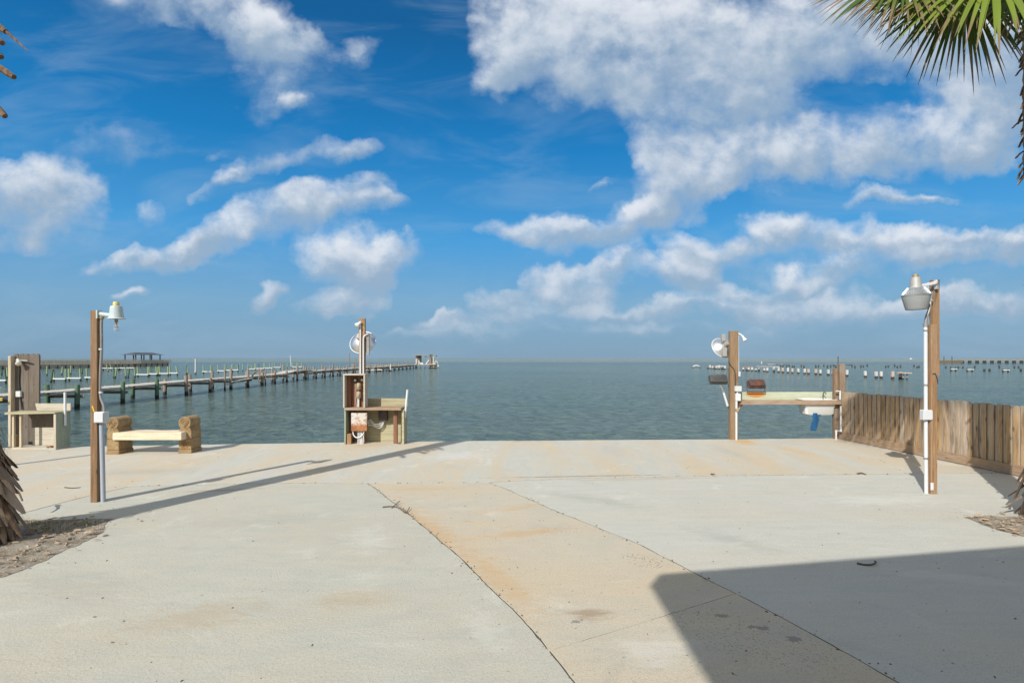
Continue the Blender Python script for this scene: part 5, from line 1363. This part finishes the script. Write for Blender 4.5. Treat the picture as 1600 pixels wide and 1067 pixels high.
# dark stubs further out
spots = [1220,1223,1229,1233,1238,1241,1252,1256,1275,1279,1287,1293,1298,1303,1306,1310,1331,1336,1345,1349,1355,1384,1388,1398,1402,1407,1428,1433,1436,1478,1497.5,1504.5,1523,1538,1546,1561.5,1585,1591.5,1595]
ps = None
for i, px in enumerate(spots):
    by = 572.5 + (i*37 % 10)*.25 if px < 1440 else (575 if px not in (1538, 1546, 1595) else 580)
    b0 = gp(px, by, WATER)
    if ps is None: ps = pile_proto('old_piling', M['pdark'], .22, -.4, .75, 8); o = ps
    else: o = ps.copy(); COL.objects.link(o)
    o.location = b0; o.rotation_euler = (rr.gauss(0,.05), rr.gauss(0,.05), 0); o.scale = (1, 1, .7 + .5*rr.random())
    tag(o, f'dark far piling stub in the right water, {ordn(i)} from the left', 'piling', 'dark piling stubs near the right horizon')
for i, (pa, pb, by) in enumerate(((1486.5,1494,576.6), (1512,1519.8,577.1), (1568,1576,578))):
    d = 2.5*F/(by-559)
    boat_frame('boat_slip', ('white beam on short dark pilings just right of the right lamp post', 'white beam on short dark pilings, middle of three at far right', 'white beam on short dark pilings nearest the right edge')[i], 'white-beamed slips at far right', X(pa,d), X(pb,d), d, -.5, -.2 if i else .1, 'pdark', .16)
for i, (pa, pb, py_, d) in enumerate(((1198.5,1215,569.3,230), (1218,1227,569.5,230), (1302,1330,569.5,235))):
    t = thing('boat_slip', ('thin white arched beam on the far water right of the tall right post', 'short white beam with posts on the far water', 'thin white beam on the far water behind the end posts')[i], 'boat slip', (X(pa,d), d, WATER), 'thin white far beams'); O = t.location.copy()
    m = MB(O); m.tube(curve([(X(pa,d), d, Z(py_+1.2,d)), (X(pa+2,d), d, Z(py_,d)), (X(pb-3,d), d, Z(py_+.3,d)), (X(pb,d), d, Z(py_+1.4,d))]), .14, 6); m.build('beam', M['pwhite'], t)
    for px in (pa, pb): MB(O).tube([(X(px,d), d, -1.3), (X(px,d), d, Z(py_+1,d))], .12, 6).build('leg', M['pdark'], t)
# far right pier
t = thing('pier', 'low dark pier along the right horizon with a solid brown landing', 'pier', (240, 296, WATER)); O = t.location.copy(); D = 296
m = MB(O); m.box(X(1502,D), X(1640,D), D, D+2, .45, .72); m.build('deck', M['beamp'], t)
m = MB(O); m.box(X(1455,D), X(1502,D), D-1, D+3, -.8, .55); m.build('landing', plain('brown_landing_timber', (.13,.10,.06), .9, var=.3, vs=.8), t)
m = MB(O); m.box(X(1455,D), X(1640,D), D+2, D+2.1, 1.2, 1.32); m.build('handrail', M['beamp'], t)
px = 1506; o0 = None
while px < 1640:
    for q in (-2, -.8, .8, 2):
        if o0 is None: o0 = pile_proto('piling', M['pdark'], .3, -1.5, .5, 6, t); o = o0
        else: o = copy_part(o0, t)
        o.location = Vector((X(px+q, D), D+1, -.05)) - O
    px += 11.6
for px in (1475, 1487.5): MB(O).tube([(X(px,D), D, -1.3), (X(px,D), D, Z(556.8,D))], .22, 6).build('pole', M['pdark'], t)
# a far white boat on the horizon
t = thing('boat', 'tiny white boat far out on the right horizon', 'boat', (X(1423,1000), 1000, WATER)); O = t.location.copy()
cx_ = X(1423,1000); m = MB(O); m.prism([(cx_-1.9,-.4), (cx_+1.5,-.4), (cx_+2.4,.4), (cx_-2,.3)], 999, 1001); m.build('hull', M['white'], t)
m = MB(O); m.box(cx_-.8, cx_+.5, 999.3, 1000.7, .36, 1.7); m.build('cabin', M['white'], t)

# ------------------------------------------------------------------ house behind the viewer; its roof corner shades the concrete
t = thing('house', 'pale raised house behind the viewpoint, seen only by the roof shadow it casts', 'house', (5, -6, 0)); O = t.location.copy()
hs = 5.0; off = (hs+.24) / math.tan(R(SUN_EL)); sx_, sy_ = off*math.sin(R(SUN_AZ)), off*math.cos(R(SUN_AZ))
c1 = Vector((1.37 - sx_, 5.28 - sy_)); slope = (6.05-5.26)/(5.44-1.38)
c2 = Vector((c1.x + 16, c1.y + 16*slope))
m = MB(O); m.prism([(c1.x, c1.y), (c2.x, c2.y), (c2.x, -14), (c1.x, -14)], hs, hs+.24, 'xy'); m.build('roof', plain('grey_roof_metal', (.4,.4,.38), .5), t, .01)
m = MB(O); m.prism([(-1.0,-2.3), (12.5,-1.5), (12.5,-12), (-1.0,-12)], -.02, hs-.002, 'xy'); m.build('wall', plain('pale_siding', (.62,.6,.54), .8, var=.06), t)
for k in range(4):
    wx = .6 + k*3.1; wy = -2.3 + (wx+1)*.8/13.5
    o = MB(O).box(wx, wx+1.3, wy-.06, wy+.09, 3.1, 4.4).build('window', M['white'], t, .005)
    MB(O).box(wx+.08, wx+1.22, wy+.091, wy+.10, 3.18, 4.32).build('pane', plain('window_glass', (.03,.04,.05), .08, var=0, bump=0), o)
o = MB(O).box(1.4, 2.4, -2.25, -2.05, 0, 2.1).build('door', M['greenz'], t, .005)
MB(O).lathe([(.03,0), (.035,.05), (.001,.06)], (2.28, -2.05, 1.0), (0,1,0), 12).build('handle', M['brass'], o, smooth=True)
